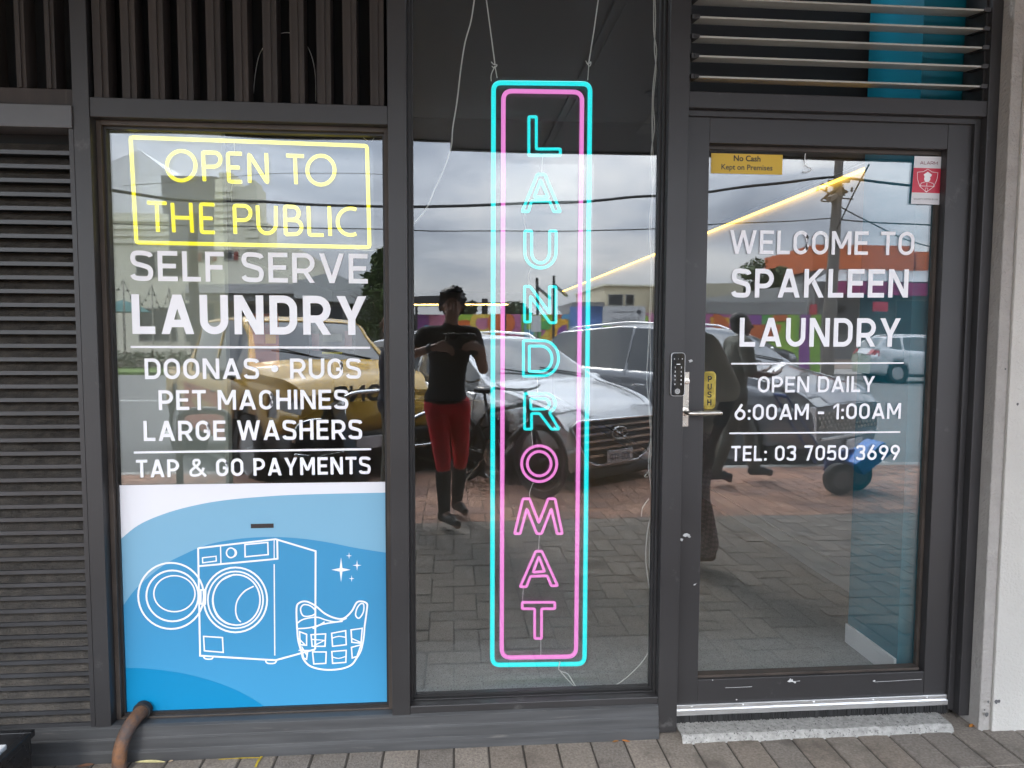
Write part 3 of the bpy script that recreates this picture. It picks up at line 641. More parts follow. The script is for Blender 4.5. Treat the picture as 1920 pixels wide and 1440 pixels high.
# rusty pipe
c0 = zp(190, 1215); pm = MB(); gx = S(243, 1440, -.09).x
pth = spline([(c0.x + .006, .12, .062), (c0.x + .004, .05, .062), (c0.x, .005, .060), (c0.x - .008, -.032, .046), (c0.x - .018, -.058, .014), (c0.x - .025, -.068, -.025), (c0.x - .027, -.070, -.06), (c0.x - .027, -.070, GZ - .02)], 8)
pm.tube(pth, .0235, 16)
M_RUST = mat('rusty pipe', (.16, .075, .035), .75, var=.5, scale=14, dirt=(.06, .05, .05), dirt_cut=(.42, .6), dscale=16, bump=.4, bscale=80)
pipe = pm.build('drain_pipe', M_RUST, auto=40); tag(pipe, 'rusty bent drain pipe coming out under the blue poster', 'drain pipe')
cm = MB(); cm.tube([pth[7], pth[10]], .031, 20); cm.build('collar', M_RUBBER, pipe, auto=40)

# ---------------------------------------------------------------- stickers on the door
a, b_ = S(1333, 324.5, Y3), S(1467.5, 290.5, Y3)
st = MB(); st.box(a.x, b_.x, DG - .0009, DG - .0002, a.z, b_.z); stk = st.build('door_sticker', mat('amber sticker', (.62, .40, .03), .45)); tag(stk, 'yellow sticker reading No Cash Kept on Premises at the top of the door', 'sticker')
def btext(text, parent, name, m, x, y, z, size, align='CENTER', bold=0.0, flip=False, spacing=1.0, rz=None):
    cu = bpy.data.curves.new(name, 'FONT'); cu.body = text; cu.size = size; cu.align_x = align; cu.offset = bold; cu.resolution_u = 3; cu.space_character = spacing
    o = bpy.data.objects.new(name + '_tmp', cu); COL.objects.link(o); bpy.context.view_layer.update()
    me = bpy.data.meshes.new_from_object(o.evaluated_get(bpy.context.evaluated_depsgraph_get())); bpy.data.objects.remove(o); bpy.data.curves.remove(cu)
    me.materials.clear(); me.materials.append(m)
    o = bpy.data.objects.new(name, me); COL.objects.link(o); o.location = (x, y, z); o.rotation_euler = (R_(90), 0, R_(rz) if rz is not None else (R_(180) if flip else 0))
    if parent: o.parent = parent
    return o
W = b_.x - a.x; H = b_.z - a.z; xm = (a.x + b_.x) / 2
btext('No Cash', stk, 'lettering', M_INK, xm, DG - .0012, a.z + H * .64, H * .40, bold=.0007)
btext('Kept on Premises', stk, 'lettering', mat('grey ink', (.06, .055, .04), .6), xm, DG - .0012, a.z + H * .20, H * .38, bold=.0005)
q = [S(*p, .078) for p in ((1708, 382), (1762, 384), (1768, 294), (1715, 292.5))]
def al(fx, fz, dy=0): lo = q[0].lerp(q[1], fx); hi = q[3].lerp(q[2], fx); p = lo.lerp(hi, fz); return Vector((p.x, .0785 - dy, p.z))
st = MB(); st.q(al(0, 0), al(1, 0), al(1, 1), al(0, 1)); als = st.build('alarm_sticker', mat('sticker white', (.70, .70, .72), .4)); tag(als, 'white and red ALARM sticker with guard in a shield on the door', 'sticker')
st = MB(); st.q(al(0, .24, .0003), al(1, .24, .0003), al(1, .755, .0003), al(0, .755, .0003)); st.build('red_band', mat('alarm red', (.58, .035, .07), .4), als)
st = MB()
def aline(pts, w, closed=False, k=0):
    P2 = [(lambda p: (p.x, p.z))(al(*p)) for p in pts]
    for g_ in ribbon(P2, w, closed): st.q(*[(p.x, .0779 - k * .0001, p.y) for p in g_])
aline([(.5, .735), (.35, .68), (.14, .665), (.16, .52), (.26, .37), (.5, .255), (.74, .37), (.84, .52), (.86, .665), (.65, .68)], .0016, True)
aline([(.27, .38), (.30, .44), (.45, .47), (.55, .47), (.72, .44), (.76, .38)], .0016, True, 1); aline([(.5, .45), (.5, .38)], .002, False, 2)
st.q(*[al(.5 + .11 * math.cos(R_(t)), .535 + .072 * math.sin(R_(t)), .0009) for t in range(0, 360, 24)])
st.q(al(.36, .62, .001), al(.40, .575, .001), al(.62, .575, .001), al(.66, .62, .001), al(.5, .68, .001))
aline([(.46, .27), (.46, .34), (.54, .34), (.54, .27)], .0012, True, 3)
st.build('guard_emblem', M_WHITE, als)
g_ = flat_text(MB(), letters('ALARM', (al(.85, 0) - al(.24, 0)).x, .0115, .14, .12), al(.21, .83, .0004), (1, 0, 0), (0, 0, 1), (0, -1, 0)); g_.build('lettering', mat('maroon ink', (.2, .02, .04), .5), als)
g_ = flat_text(MB(), letters('SECURITY SYSTEM IN USE'.replace('Q', 'O'), (al(.92, 0) - al(.08, 0)).x, .0058, .13, .15), al(.08, .085, .0004), (1, 0, 0), (0, 0, 1), (0, -1, 0)); g_.build('lettering', mat('grey print', (.2, .19, .19), .5), als)
hk = MB(); hk.tube(spline([S(u, v, DG - .004) for u, v in ((1510, 288), (1509, 308), (1518, 314), (1521, 319), (1515, 322), (1506, 322))], 4), .0013, 6)
tag(hk.build('glue_hook', M_WHITE), 'small white curled hook stuck at the top of the door glass', 'hook')

# ---------------------------------------------------------------- neon signs
M_YEL = emit('yellow flex light', (1, .88, .0), .34); M_CYAN = emit('cyan flex light', (.0, .86, .90), .29); M_PINK = emit('pink flex light', (1.0, .27, .80), .25)
NY = .13; NV = .24
def neon(mb, pts, y, r, closed=False, n=8):
    P2 = [S(u, v, y) for u, v in pts]; out = [P2[0]]
    for p in P2[1:]:
        if (p - out[-1]).length > .0008: out.append(p)
    if closed and (out[0] - out[-1]).length < .0008: out.pop()
    return mb.tube(out, r, n, closed)
def dense(pts, closed, step=4.0, rad=1.5):
    """round each corner a little"""
    m = len(pts); out = []
    for k in range(m):
        if not closed and k in (0, m - 1): out.append(pts[k]); continue
        a, b, c = Vector(pts[k - 1]), Vector(pts[k]), Vector(pts[(k + 1) % m])
        r1 = min(rad, (a - b).length * .4); r2 = min(rad, (c - b).length * .4); p = b + (a - b).normalized() * r1; q = b + (c - b).normalized() * r2
        for t in (0, .5, 1): out.append(tuple((1 - t) ** 2 * p + 2 * t * (1 - t) * b + t * t * q))
    return out
def z2(x, y): return (180 + x / 3.272, 220 + y / 3.272)
ys = empty('neon_sign', S(470, 360, NY), 'yellow neon sign reading OPEN TO THE PUBLIC in a rectangle', 'neon sign')
def npart(parent, mb, name, m, **k):
    o = mb.build(name, m, None, **k); o.parent = parent; o.matrix_parent_inverse = Matrix.Translation(-parent.location); return o
fr = MB(); neon(fr, dense([z2(212, 122), z2(1662, 175), z2(1678, 797), z2(248, 768)], True, rad=4), NY, .0068, True); npart(ys, fr, 'light_frame', M_YEL, smooth=True)
lt = MB()
def yl(pts, closed=False, sp=0, rad=3):
    p = [z2(*q) for q in pts]
    p = [(q.x, q.y) for q in spline([Vector((*q, 0)) for q in p], sp, closed)] if sp else dense(p, closed, rad=rad)
    neon(lt, p, NY, .0066, closed)
def circ(cx, cy, rx, ry, a0=0, a1=360, n=28): return [(cx + rx * math.cos(R_(a0 + (a1 - a0) * k / n)), cy + ry * math.sin(R_(a0 + (a1 - a0) * k / n))) for k in range(n + (a1 - a0 != 360))]
yl(circ(523, 297, 88, 91), True, rad=.1); yl([(665, 390), (656, 215), (720, 216)] + circ(722, 259, 42, 44, -80, 80, 10) + [(662, 303)], rad=2)
yl([(893, 223), (808, 221), (816, 394), (894, 396)]); yl([(812, 307), (879, 308)]); yl([(943, 400), (938, 224), (1052, 404), (1044, 222)]); yl([(1168, 234), (1274, 238)]); yl([(1220, 238), (1227, 408)]); yl(circ(1380, 324, 84, 89), True, rad=.1)
yl([(317, 523), (430, 527)]); yl([(372, 528), (380, 702)]); yl([(468, 526), (478, 704)]); yl([(580, 526), (590, 706)]); yl([(474, 614), (584, 617)]); yl([(724, 536), (642, 532), (648, 705), (727, 706)]); yl([(646, 617), (713, 620)])
yl([(855, 714), (848, 541), (905, 543)] + circ(906, 587, 42, 44, -80, 80, 10) + [(852, 631)]); yl([(990, 542), (996, 652)] + circ(1050, 656, 54, 56, 175, 5, 12) + [(1103, 545)])
yl([(1164, 718), (1158, 546), (1206, 548)] + circ(1206, 588, 38, 40, -80, 80, 10) + [(1161, 629)]); yl([(1161, 629), (1218, 631)] + circ(1219, 674, 42, 43, -80, 80, 10) + [(1164, 718)]); yl([(1303, 546), (1309, 721), (1395, 722)]); yl([(1430, 546), (1437, 726)])
yl(circ(1562, 640, 80, 82, -65, -295, 18), rad=.1)
split_islands(npart(ys, lt, 'letter', M_YEL, smooth=True))
ac = [S(*z2(*p), NY + .014) for p in ((220, 795), (1706, 826), (1698, 150), (187, 96))]
am = MB(); am.q(*ac); am.q(*[p + Vector((0, .004, 0)) for p in reversed(ac)]); npart(ys, am, 'acrylic_sheet', M_ACRYL)
wr = MB()
for pts in (((245, 250), (240, 241), (250, 236), (258, 243), (247, 250)), ((262, 246), (290, 240), (330, 250)), ((690, 264), (682, 258), (690, 250), (702, 254), (697, 266))): wr.tube(spline([S(u, v, NY + .01) for u, v in pts], 5), .0011, 5)
for pts in (((439, 268), (440, 284)), ((436, 345), (433, 360), (435, 378)), ((660, 466), (640, 462), (690, 470), (726, 462))): wr.tube(spline([S(u, v, NY + .016) for u, v in pts], 4), .0009, 5)
split_islands(npart(ys, wr, 'hanging_wire', M_CABLE))

vs = empty('neon_sign', S(1018, 700, NV), 'tall vertical neon sign spelling LAUNDROMAT in cyan and pink', 'neon sign')
def rr_px(tl, tr, br, bl, r):
    out = []; C4 = [Vector(p) for p in (tl, tr, br, bl)]
    for k in range(4):
        a, b, c = C4[k - 1], C4[k], C4[(k + 1) % 4]; p = b + (a - b).normalized() * r; q = b + (c - b).normalized() * r
        for t in [j / 7 for j in range(8)]: out.append(tuple((1 - t) ** 2 * p + 2 * t * (1 - t) * b + t * t * q))
    return out
m = MB(); neon(m, rr_px((925.5, 155), (1106.5, 157), (1096, 1244.8), (923, 1246.8), 15), NV, .0088, True, 10); npart(vs, m, 'outer_tube', M_CYAN, smooth=True)
m = MB(); neon(m, rr_px((944, 170.5), (1091.5, 172.7), (1080, 1231), (940.7, 1233), 17), NV, .0084, True, 10); npart(vs, m, 'inner_tube', M_PINK, smooth=True)
z6 = lambda p: (740 + p[0] / 3, p[1] / 3); z7 = lambda p: (740 + p[0] / 3.273, 460 + p[1] / 3.273); z8 = lambda p: (740 + p[0] / 2.571, 880 + p[1] / 2.571)
def nl(parts, f, m, name='letter'):
    b = MB()
    for pts in parts: neon(b, dense([f(p) for p in pts], True, rad=1.6), NV, .0056, True)
    npart(vs, b, name, m, smooth=True)
nl([[(755, 657), (797, 657), (797, 838), (932, 838), (932, 873), (755, 873)]], z6, M_CYAN)
nl([[(803, 981), (846, 981), (932, 1190), (895, 1190), (872, 1131), (770, 1131), (753, 1190), (717, 1190)], [(822, 1012), (864, 1109), (785, 1109)]], z6, M_CYAN)
idp = lambda p: p
nl([[(984, 433)] + circ(1013.3, 473, 29.3, 29.5, 180, 0, 14) + [(1043, 433), (1030.5, 433)] + circ(1013.6, 473, 16.8, 20, 0, 180, 12) + [(997, 433)]], idp, M_CYAN)
nl([[(797, 252), (832, 252), (950, 415), (950, 253), (990, 254), (990, 475), (953, 475), (833, 311), (833, 470), (797, 470)]], z7, M_CYAN)
nl([[(790, 585)] + circ(912, 693, 94, 108, -90, 90, 14) + [(790, 803)], [(826, 618)] + circ(896, 696, 70, 78, -90, 90, 12) + [(826, 774)]], z7, M_CYAN)
nl([[(797, 910)] + circ(925, 970, 62, 60, -90, 55, 10) + [(950, 1028), (1008, 1128), (962, 1128), (890, 1032), (840, 1032), (840, 1128), (797, 1128)], [(836, 941)] + circ(915, 973, 34, 32, -90, 90, 8) + [(836, 1005)]], z7, M_CYAN)
nl([circ(887, 1340, 108, 110, n=32), circ(887, 1340, 73, 75, n=28)], z7, M_PINK)
nl([[(618, 142), (650, 142), (695, 258), (740, 142), (773, 142), (808, 310), (783, 310), (755, 190), (708, 310), (685, 310), (637, 190), (605, 310), (578, 310)]], z8, M_PINK)
nl([[(680, 395), (710, 395), (785, 561), (755, 561), (735, 513), (655, 516), (635, 566), (605, 566)], [(695, 421), (723, 492), (667, 496)]], z8, M_PINK)
nl([[(615, 641), (772, 641), (772, 672), (708, 672), (708, 815), (675, 815), (675, 672), (615, 672)]], z8, M_PINK)
ac = [S(u, v, NV + .016) for u, v in rr_px((920, 144), (1116, 147), (1102.5, 1251.5), (917, 1254), 18)]
am = MB(); am.q(*ac); am.q(*[p + Vector((0, .005, 0)) for p in reversed(ac)]); npart(vs, am, 'acrylic_sheet', M_ACRYL)
wr = MB()
for pts in (((912, 0), (920, 60), (928, 120)), ((1122, -2), (1114, 55), (1104, 118))): wr.tube([S(u, v, NV) for u, v in pts], .0022, 6)
for pts in (((928, 124), (921, 140), (921, 152)), ((928, 124), (932, 146)), ((1104, 122), (1102, 150)), ((921, 116), (926, 121), (932, 122), (927, 127), (922, 124)), ((1098, 114), (1103, 120), (1108, 116), (1106, 124), (1100, 118))): wr.tube(spline([S(u, v, NV - .004) for u, v in pts], 4), .0019, 5)
for pts in (((1018, 294), (1016, 312), (1015, 322)), ((984, 400), (983, 415), (986, 430)), ((996, 502), (990, 520), (993, 540)), ((992, 608), (993, 625), (997, 640)), ((1007, 706), (1008, 725), (1008, 740)), ((996, 806), (998, 825), (999, 838)), ((1000, 905), (994, 920), (993, 935)), ((1011, 1002), (1010, 1030)), ((981, 1102), (980, 1128)), ((1014, 1198), (1014, 1230))): wr.tube(spline([S(u, v, NV + .008) for u, v in pts], 4), .0012, 5)
split_islands(npart(vs, wr, 'hanging_cord', M_CABLE))

def cable(pts, r, y, label, name='cable'):
    m = MB()
    for p in pts: m.tube(spline([S(q[0], q[1], y + (q[2] if len(q) > 2 else 0)) for q in p], 6), r, 6)
    return tag(m.build(name, M_CABLE, auto=60), label, 'cable')
cable([((890, -5), (883, 40), (872, 80), (864, 130), (857, 190), (849, 240), (846, 275), (832, 318), (815, 355), (800, 390), (780, 415), (760, 432))], .0024, .17, 'white cable drooping left of the tall neon sign')
cable([((1228, -5), (1229, 40), (1227, 90), (1230, 130), (1225, 190), (1227, 240), (1221, 290), (1224, 360), (1220, 450), (1223, 540), (1219, 620), (1220, 690), (1217, 760), (1221, 830), (1219, 880), (1221, 920), (1223, 970), (1219, 1010), (1218, 1060), (1221, 1110), (1219, 1190), (1212, 1230), (1165, 1278), (1115, 1298), (1085, 1292), (1068, 1268), (1062, 1262), (1048, 1256), (1050, 1240)),
       ((1226, -5), (1226, 60), (1231, 100), (1224, 170), (1223, 260), (1226, 330), (1218, 420), (1221, 500), (1216, 640), (1213, 720), (1221, 800), (1216, 880), (1227, 940), (1215, 990), (1211, 1050), (1219, 1110)),
       ((1219, 1270), (1211, 1288), (1202, 1300), (1178, 1286)), ((1050, 1258), (1075, 1285), (1100, 1303), (1130, 1300)), ((1219, 880), (1209, 893), (1215, 894)), ((1217, 935), (1205, 952), (1203, 968))], .0021, .15, 'tangled white cables hanging down the right edge of the middle window')

# ---------------------------------------------------------------- room behind the glass
FZ = 0.02; RX = 2.14; CZ = 2.95; BY = 12.6
M_WALLG = mat('grey interior paint', (.36, .36, .36), .7, var=.03); M_TEAL = mat('teal paint', (.003, .125, .175), .35, var=.05, scale=2)
M_FLOOR = mat('speckled grey vinyl floor', (.27, .27, .265), .5, var=.15, scale=40, dirt=(.08, .08, .08), dirt_cut=(.53, .60), dscale=150)
M_CEIL = mat('dark ceiling', (.007, .007, .008), .8); M_SKIRT = mat('white skirting', (.62, .62, .62), .45)
tag(MB().box(-2.6, 4.2, .141, BY + .3, FZ - .1, FZ).build('shop_floor', M_FLOOR), kind='structure')
tag(MB().box(-2.6, 4.2, .56, BY + .3, 2.31, CZ + .1).build('shop_ceiling', M_CEIL), kind='structure')
iw = MB().box(RX, RX + .1, .502, BY, FZ, 2.3095); io = iw.build('interior_wall', M_WALLG); tag(io, 'grey interior side wall with a skirting and a glowing strip along it', 'interior wall')
sk = MB().box(RX - .012, RX - .0005, .502, BY, FZ + .0005, FZ + .115); sk.build('skirting', mat('grey skirting', (.42, .43, .42), .5), io)
tw = MB().box(1.78, RX + .1, .142, .50, FZ, CZ); to = tw.build('interior_wall', M_TEAL); tag(to, 'teal wall return just inside the glass door', 'interior wall')
MB().box(1.768, 1.7795, .145, .50, FZ + .0005, FZ + .085).build('skirting', M_SKIRT, to)
bk = MB().box(-2.6, RX, BY, BY + .1, FZ, 2.3095); tag(bk.build('interior_wall', mat('far wall paint', (.22, .22, .22), .7)), 'dim back wall at the far end of the laundry', 'interior wall')
lw_ = MB().box(-2.6, -2.5, .36, BY, FZ, 2.3095); tag(lw_.build('interior_wall', M_WALLG), 'plain interior wall on the left behind the first window', 'interior wall')
M_LED = emit('warm strip light', (1, .55, .05), 1.9)
zl = 2.262
led = MB().box(RX - .022, RX - .006,   .42, 11.3, zl, zl + .010); lo_ = led.build('strip_light', M_LED); tag(lo_, 'long warm strip light running down the side wall above the door lettering', 'strip light')
MB().box(RX - .034, RX - .0005,   .42, 11.3, zl + .0105, zl + .03).build('channel', M_FRAME_D, lo_)
# white partition with posters behind the left window
pt = MB().box(-1.62, -.95, .57, .62, FZ, 2.3095); tag(pt.build('partition', mat('partition white', (.55, .58, .50), .6, var=.03)), 'pale partition panel just inside the left window', 'partition')
for x0_, x1_, nm in ((-1.28, -.98, 'a'),): pass
def poster_at(u0, u1, v0, v1, y, col, label, marks):
    a, b_ = S(u0, v1, y), S(u1, v0, y); m = MB().box(a.x, b_.x, y, y + .004, a.z, b_.z); o = m.build('poster', mat(label[:18], col, .5)); tag(o, label, 'poster')
    for mi, (fx0, fx1, fz0, fz1, c) in enumerate(marks):
        k = MB(); k.q(*[(a.x + (b_.x - a.x) * fx, y - .001 - .0004 * mi, a.z + (b_.z - a.z) * fz) for fx, fz in ((fx0, fz0), (fx1, fz0), (fx1, fz1), (fx0, fz1))]); k.build('printed_panel', mat('poster ink %.2f%.2f%.2f' % c, c, .5), o)
    return o, a, b_
poster_at(468, 522, 588, 690, .10, (.30, .075, .03), 'rust red poster behind the left window', ((.1, .9, .80, .93, (.10, .03, .02)), (.55, .9, .45, .62, (.5, .25, .03)), (.1, .5, .45, .62, (.4, .15, .1)), (.1, .9, .1, .35, (.22, .05, .03))))
po_, a, b_ = poster_at(580, 665, 600, 668, .10, (.012, .014, .02), 'black poster of small pictures behind the word DOONAS', ((.3, .72, .40, .62, (.07, .08, .06)), (.06, .22, .15, .62, (.10, .03, .04)), (.78, .94, .2, .7, (.12, .05, .06)), (.28, .72, .06, .12, (.3, .27, .02))))
# ================================================================ AWNING AND STREET
def node_pavers(name, c1, c2, mortar, w, h, rot=0, bump=.5, off=.5, dark=(.06, .055, .05), speck=.35):
    m = bpy.data.materials.new(name); m.use_nodes = True; t = m.node_tree; b = t.nodes['Principled BSDF']; l = t.links.new
    co = N(t, 'ShaderNodeTexCoord'); mg = N(t, 'ShaderNodeMapping'); mg.inputs['Rotation'].default_value = (0, 0, R_(rot)); l(co.outputs['Object'], mg.inputs['Vector'])
    bt = N(t, 'ShaderNodeTexBrick'); bt.offset = off; l(mg.outputs[0], bt.inputs['Vector'])
    for k, v in (('Color1', c1), ('Color2', c2), ('Mortar', mortar)): bt.inputs[k].default_value = (*v, 1)
    bt.inputs['Scale'].default_value = 1; bt.inputs['Mortar Size'].default_value = .008; bt.inputs['Mortar Smooth'].default_value = .3; bt.inputs['Brick Width'].default_value = w; bt.inputs['Row Height'].default_value = h
    n = N(t, 'ShaderNodeTexNoise'); n.inputs['Scale'].default_value = 160; n.inputs['Detail'].default_value = 6; n.inputs['Roughness'].default_value = .8; l(co.outputs['Object'], n.inputs['Vector'])
    r1 = N(t, 'ShaderNodeMapRange'); r1.inputs['From Min'].default_value = .3; r1.inputs['From Max'].default_value = .7; r1.inputs['To Min'].default_value = 1 - speck; r1.inputs['To Max'].default_value = 1 + speck; l(n.outputs['Fac'], r1.inputs['Value'])
    n2 = N(t, 'ShaderNodeTexNoise'); n2.inputs['Scale'].default_value = 4.5; n2.inputs['Detail'].default_value = 8; n2.inputs['Roughness'].default_value = .65; l(co.outputs['Object'], n2.inputs['Vector'])
    r2 = N(t, 'ShaderNodeMapRange'); r2.inputs['From Min'].default_value = .56; r2.inputs['From Max'].default_value = .70; r2.inputs['To Max'].default_value = .75; l(n2.outputs['Fac'], r2.inputs['Value'])
    vm = N(t, 'ShaderNodeVectorMath', operation='SCALE'); l(bt.outputs['Color'], vm.inputs[0]); l(r1.outputs[0], vm.inputs['Scale'])
    mx = N(t, 'ShaderNodeMix', data_type='RGBA'); l(r2.outputs[0], mx.inputs['Factor']); l(vm.outputs[0], mx.inputs['A']); mx.inputs['B'].default_value = (*dark, 1); l(mx.outputs['Result'], b.inputs['Base Color'])
    b.inputs['Roughness'].default_value = .8
    mu = N(t, 'ShaderNodeMath', operation='MULTIPLY_ADD'); mu.inputs[1].default_value = -1.0; mu.inputs[2].default_value = 1; l(bt.outputs['Fac'], mu.inputs[0])
    ad = N(t, 'ShaderNodeMath', operation='MULTIPLY_ADD'); ad.inputs[1].default_value = .25; l(n.outputs['Fac'], ad.inputs[0]); l(mu.outputs[0], ad.inputs[2])
    bp = N(t, 'ShaderNodeBump'); bp.inputs['Strength'].default_value = bump; bp.inputs['Distance'].default_value = .006; l(ad.outputs[0], bp.inputs['Height']); l(bp.outputs[0], b.inputs['Normal'])
    return m
KY = -5.25
M_PAVE = node_pavers('grey brown pavers', (.165, .147, .128), (.205, .184, .162), (.05, .045, .04), .40, .205, rot=83)
M_PAVER = node_pavers('red brown pavers', (.33, .18, .125), (.42, .245, .175), (.07, .05, .045), .24, .12, rot=83, speck=.2)
M_SAND = mat('joint sand', (.05, .044, .038), .95, var=.3, scale=30)
def brick_field(name, x0, x1, y0, y1, cols, z, header=None):
    """clay pavers 250 x 125 laid in a right-angle herringbone, each a chamfered brick"""
    ms = [mat(name + ' paver %d' % k, c, .8, var=.30, scale=110, bump=.5, bscale=170, dirt=(c[0] * .50, c[1] * .49, c[2] * .48), dirt_cut=(.52, .70), dscale=4.5) for k, c in enumerate(cols)]
    m = MB(); a = .125; g = .0022; random.seed(77)
    def brick(bx0, bx1, by0, by1):
        bx0, bx1, by0, by1 = max(bx0, x0), min(bx1, x1), max(by0, y0), min(by1, y1)
        if bx1 - bx0 < .02 or by1 - by0 < .02: return
        m.m = random.randrange(len(ms)); bx0 += g; bx1 -= g; by0 += g; by1 -= g; c = .0035; dz = random.uniform(-.0012, .0012); t = [random.uniform(-.0008, .0008) for _ in range(4)]
        o = [(bx0, by0, z - .006), (bx1, by0, z - .006), (bx1, by1, z - .006), (bx0, by1, z - .006)]; i_ = [(bx0 + c, by0 + c, z + dz + t[0]), (bx1 - c, by0 + c, z + dz + t[1]), (bx1 - c, by1 - c, z + dz + t[2]), (bx0 + c, by1 - c, z + dz + t[3])]
        m.q(*i_)
        for k in range(4): m.q(o[k], o[(k + 1) % 4], i_[(k + 1) % 4], i_[k])
    ytop = y1
    if header:
        x = x0
        while x < x1: brick(x, x + a, y1 - header, y1); x += a
        ytop = y1 - header
    sy0, sy1 = y0, y1; y1 = ytop
    for i in range(int((x0) / a) - 60, int(x1 / a) + 60):
        for j in range(int(y0 / a) - 4, int(y1 / a) + 4):
            k = (i - j) % 4
            if k == 0: brick(i * a, (i + 2) * a, j * a, (j + 1) * a)
            elif k == 3: brick(i * a, (i + 1) * a, j * a, (j + 2) * a) if (i - (j + 1)) % 4 == 2 else None
    return m.build(name, ms, None)
PX0, PX1 = -5.0, 7.0
for x0_, x1_ in ((-40, PX0), (PX1, 40)):
    tag(MB().box(x0_, x1_, -3.05, .139, GZ - .3, GZ).build('footpath', M_PAVE), kind='structure'); tag(MB().box(x0_, x1_, KY + .15, -3.05, GZ - .3, GZ - .0005).build('footpath', M_PAVER), kind='structure')
tag(MB().box(PX0, PX1, KY + .15, .139, GZ - .3, GZ - .0045).build('footpath_bed', M_SAND), kind='structure')
tag(brick_field('footpath_pavers', PX0, PX1, -3.0, .10, [(.200, .174, .148), (.172, .152, .133), (.225, .195, .166), (.186, .158, .132)], GZ, .37), kind='structure')
tag(brick_field('red_pavers', PX0, PX1, KY + .15, -3.0, [(.36, .195, .132), (.31, .175, .125), (.39, .225, .155), (.28, .165, .128)], GZ), kind='structure')
tag(MB().box(-40, 40, KY, KY + .15, GZ - .3, GZ + .001).build('kerb', mat('kerb concrete', (.32, .31, .29), .8, var=.15, scale=3)), kind='structure')
M_ASPH = mat('asphalt', (.11, .11, .108), .85, var=.18, scale=.8, bump=.3, bscale=200, dirt=(.14, .14, .137), dirt_cut=(.45, .7), dscale=40)
tag(MB().box(-300, 300, -400, KY, RZ - .3, RZ).build('road', M_ASPH), kind='structure')
tag(MB().box(-300, 300, .36, 60, RZ - .3, RZ).build('ground', M_ASPH), kind='structure')
M_LINE = mat('road paint', (.62, .62, .60), .7, var=.15, scale=10)
def road_line(a, b_, w):
    a = Vector((*a, RZ + .004)); b_ = Vector((*b_, RZ + .004)); n = Vector((-(b_ - a).y, (b_ - a).x, 0)).normalized() * w / 2
    m = MB(); m.q(a - n, b_ - n, b_ + n, a + n); tag(m.build('road_marking', M_LINE), kind='structure')
DIR = Vector((math.sin(R_(33)), math.cos(R_(33))))
for x in (-4.6, -2.15, .35, 3.4, 5.9): road_line((x, KY - .3), (x - DIR.x * 5.2, KY - .3 - DIR.y * 5.2), .10)
for x in range(-40, 41, 6): road_line((x, -15.5), (x + 3, -15.5), .12)
# threshold slab of the door
M_CONC = mat('speckled concrete step', (.30, .295, .28), .85, var=.25, scale=45, dirt=(.05, .05, .05), dirt_cut=(.56, .62), dscale=110, bump=.6, bscale=130)
t_ = MB(); xs_ = [.835 + .05 * k for k in range(22)]; random.seed(5)
ed = [-.05 + random.uniform(-.004, .004) for _ in xs_]; top = GZ + .024
for k in range(len(xs_) - 1):
    x0_, x1_ = xs_[k], xs_[k + 1]; e0, e1 = ed[k], ed[k + 1]
    t_.q((x0_, e0 + .012, top), (x1_, e1 + .012, top), (x1_, .139, top + .004), (x0_, .139, top + .004))
    t_.q((x0_, e0, top - .010), (x1_, e1, top - .010), (x1_, e1 + .012, top), (x0_, e0 + .012, top)); t_.q((x0_, e0 - .008, GZ - .01), (x1_, e1 - .008, GZ - .01), (x1_, e1, top - .010), (x0_, e0, top - .010))
tag(t_.build('door_threshold', M_CONC, auto=50), 'worn speckled concrete step under the glass door', 'threshold')
# litter: dry leaves, yellow paint dab
def leaf(u, v, ln, wd_, rz, col, nm, label, curl=.25):
    p = S(u, v, 0); d = EYE - p; t = (p.z - GZ - .004) / -d.z if False else 0
    e = ROT @ Vector(((u - 960) / 1331, -(v - 720) / 1331, -1)); t = (GZ + .004 - EYE.z) / e.z; p = EYE + e * t
    p.y = min(p.y, -.03)
    m = MB(); n = 7; pr = None
    for k in range(n):
        f_ = k / (n - 1); w = wd_ * math.sin(math.pi * (f_ * .92 + .04)) ** .8; x = (f_ - .5) * ln; z = abs(f_ - .5) ** 2 * curl * ln
        cur = ((x, -w / 2, z + w * .25), (x, 0, z), (x, w / 2, z + w * .25))
        if pr: m.q(pr[0], cur[0], cur[1], pr[1]); m.q(pr[1], cur[1], cur[2], pr[2])
        pr = cur
    o = m.build(nm, mat('leaf %.2f%.2f' % col[:2], col, .7, var=.3, scale=30), smooth=True); o.location = p; o.rotation_euler = (0, 0, R_(rz)); return tag(o, label, 'leaf', 'dry leaves blown against the shopfront')
leaf(287, 1421, .105, .017, -4, (.50, .44, .22), 'dry_leaf', 'long pale yellow leaf beside the rusty pipe', .02)
leaf(1147, 1373, .026, .012, 15, (.22, .10, .03), 'dry_leaf', 'small brown leaf below the middle window')
leaf(1172, 1387, .030, .012, -25, (.35, .13, .03), 'dry_leaf', 'small orange leaf on the pavers below the tall sign')
leaf(1812, 1353, .045, .016, 25, (.42, .17, .03), 'dry_leaf', 'orange curled leaf at the foot of the right door jamb')
leaf(1798, 1342, .030, .010, -35, (.25, .12, .04), 'dry_leaf', 'brown leaf scrap at the right end of the concrete step'); leaf(1822, 1356, .032, .008, 60, (.38, .17, .05), 'dry_leaf', 'thin tan leaf against the rendered wall corner')
leaf(322, 1425, .016, .010, 40, (.40, .30, .2), 'dry_leaf', 'tiny tan leaf scrap right of the pale yellow leaf'); leaf(160, 1437, .05, .02, 10, (.2, .10, .06), 'dry_leaf', 'brown leaf left of the rusty pipe')
ym = MB()
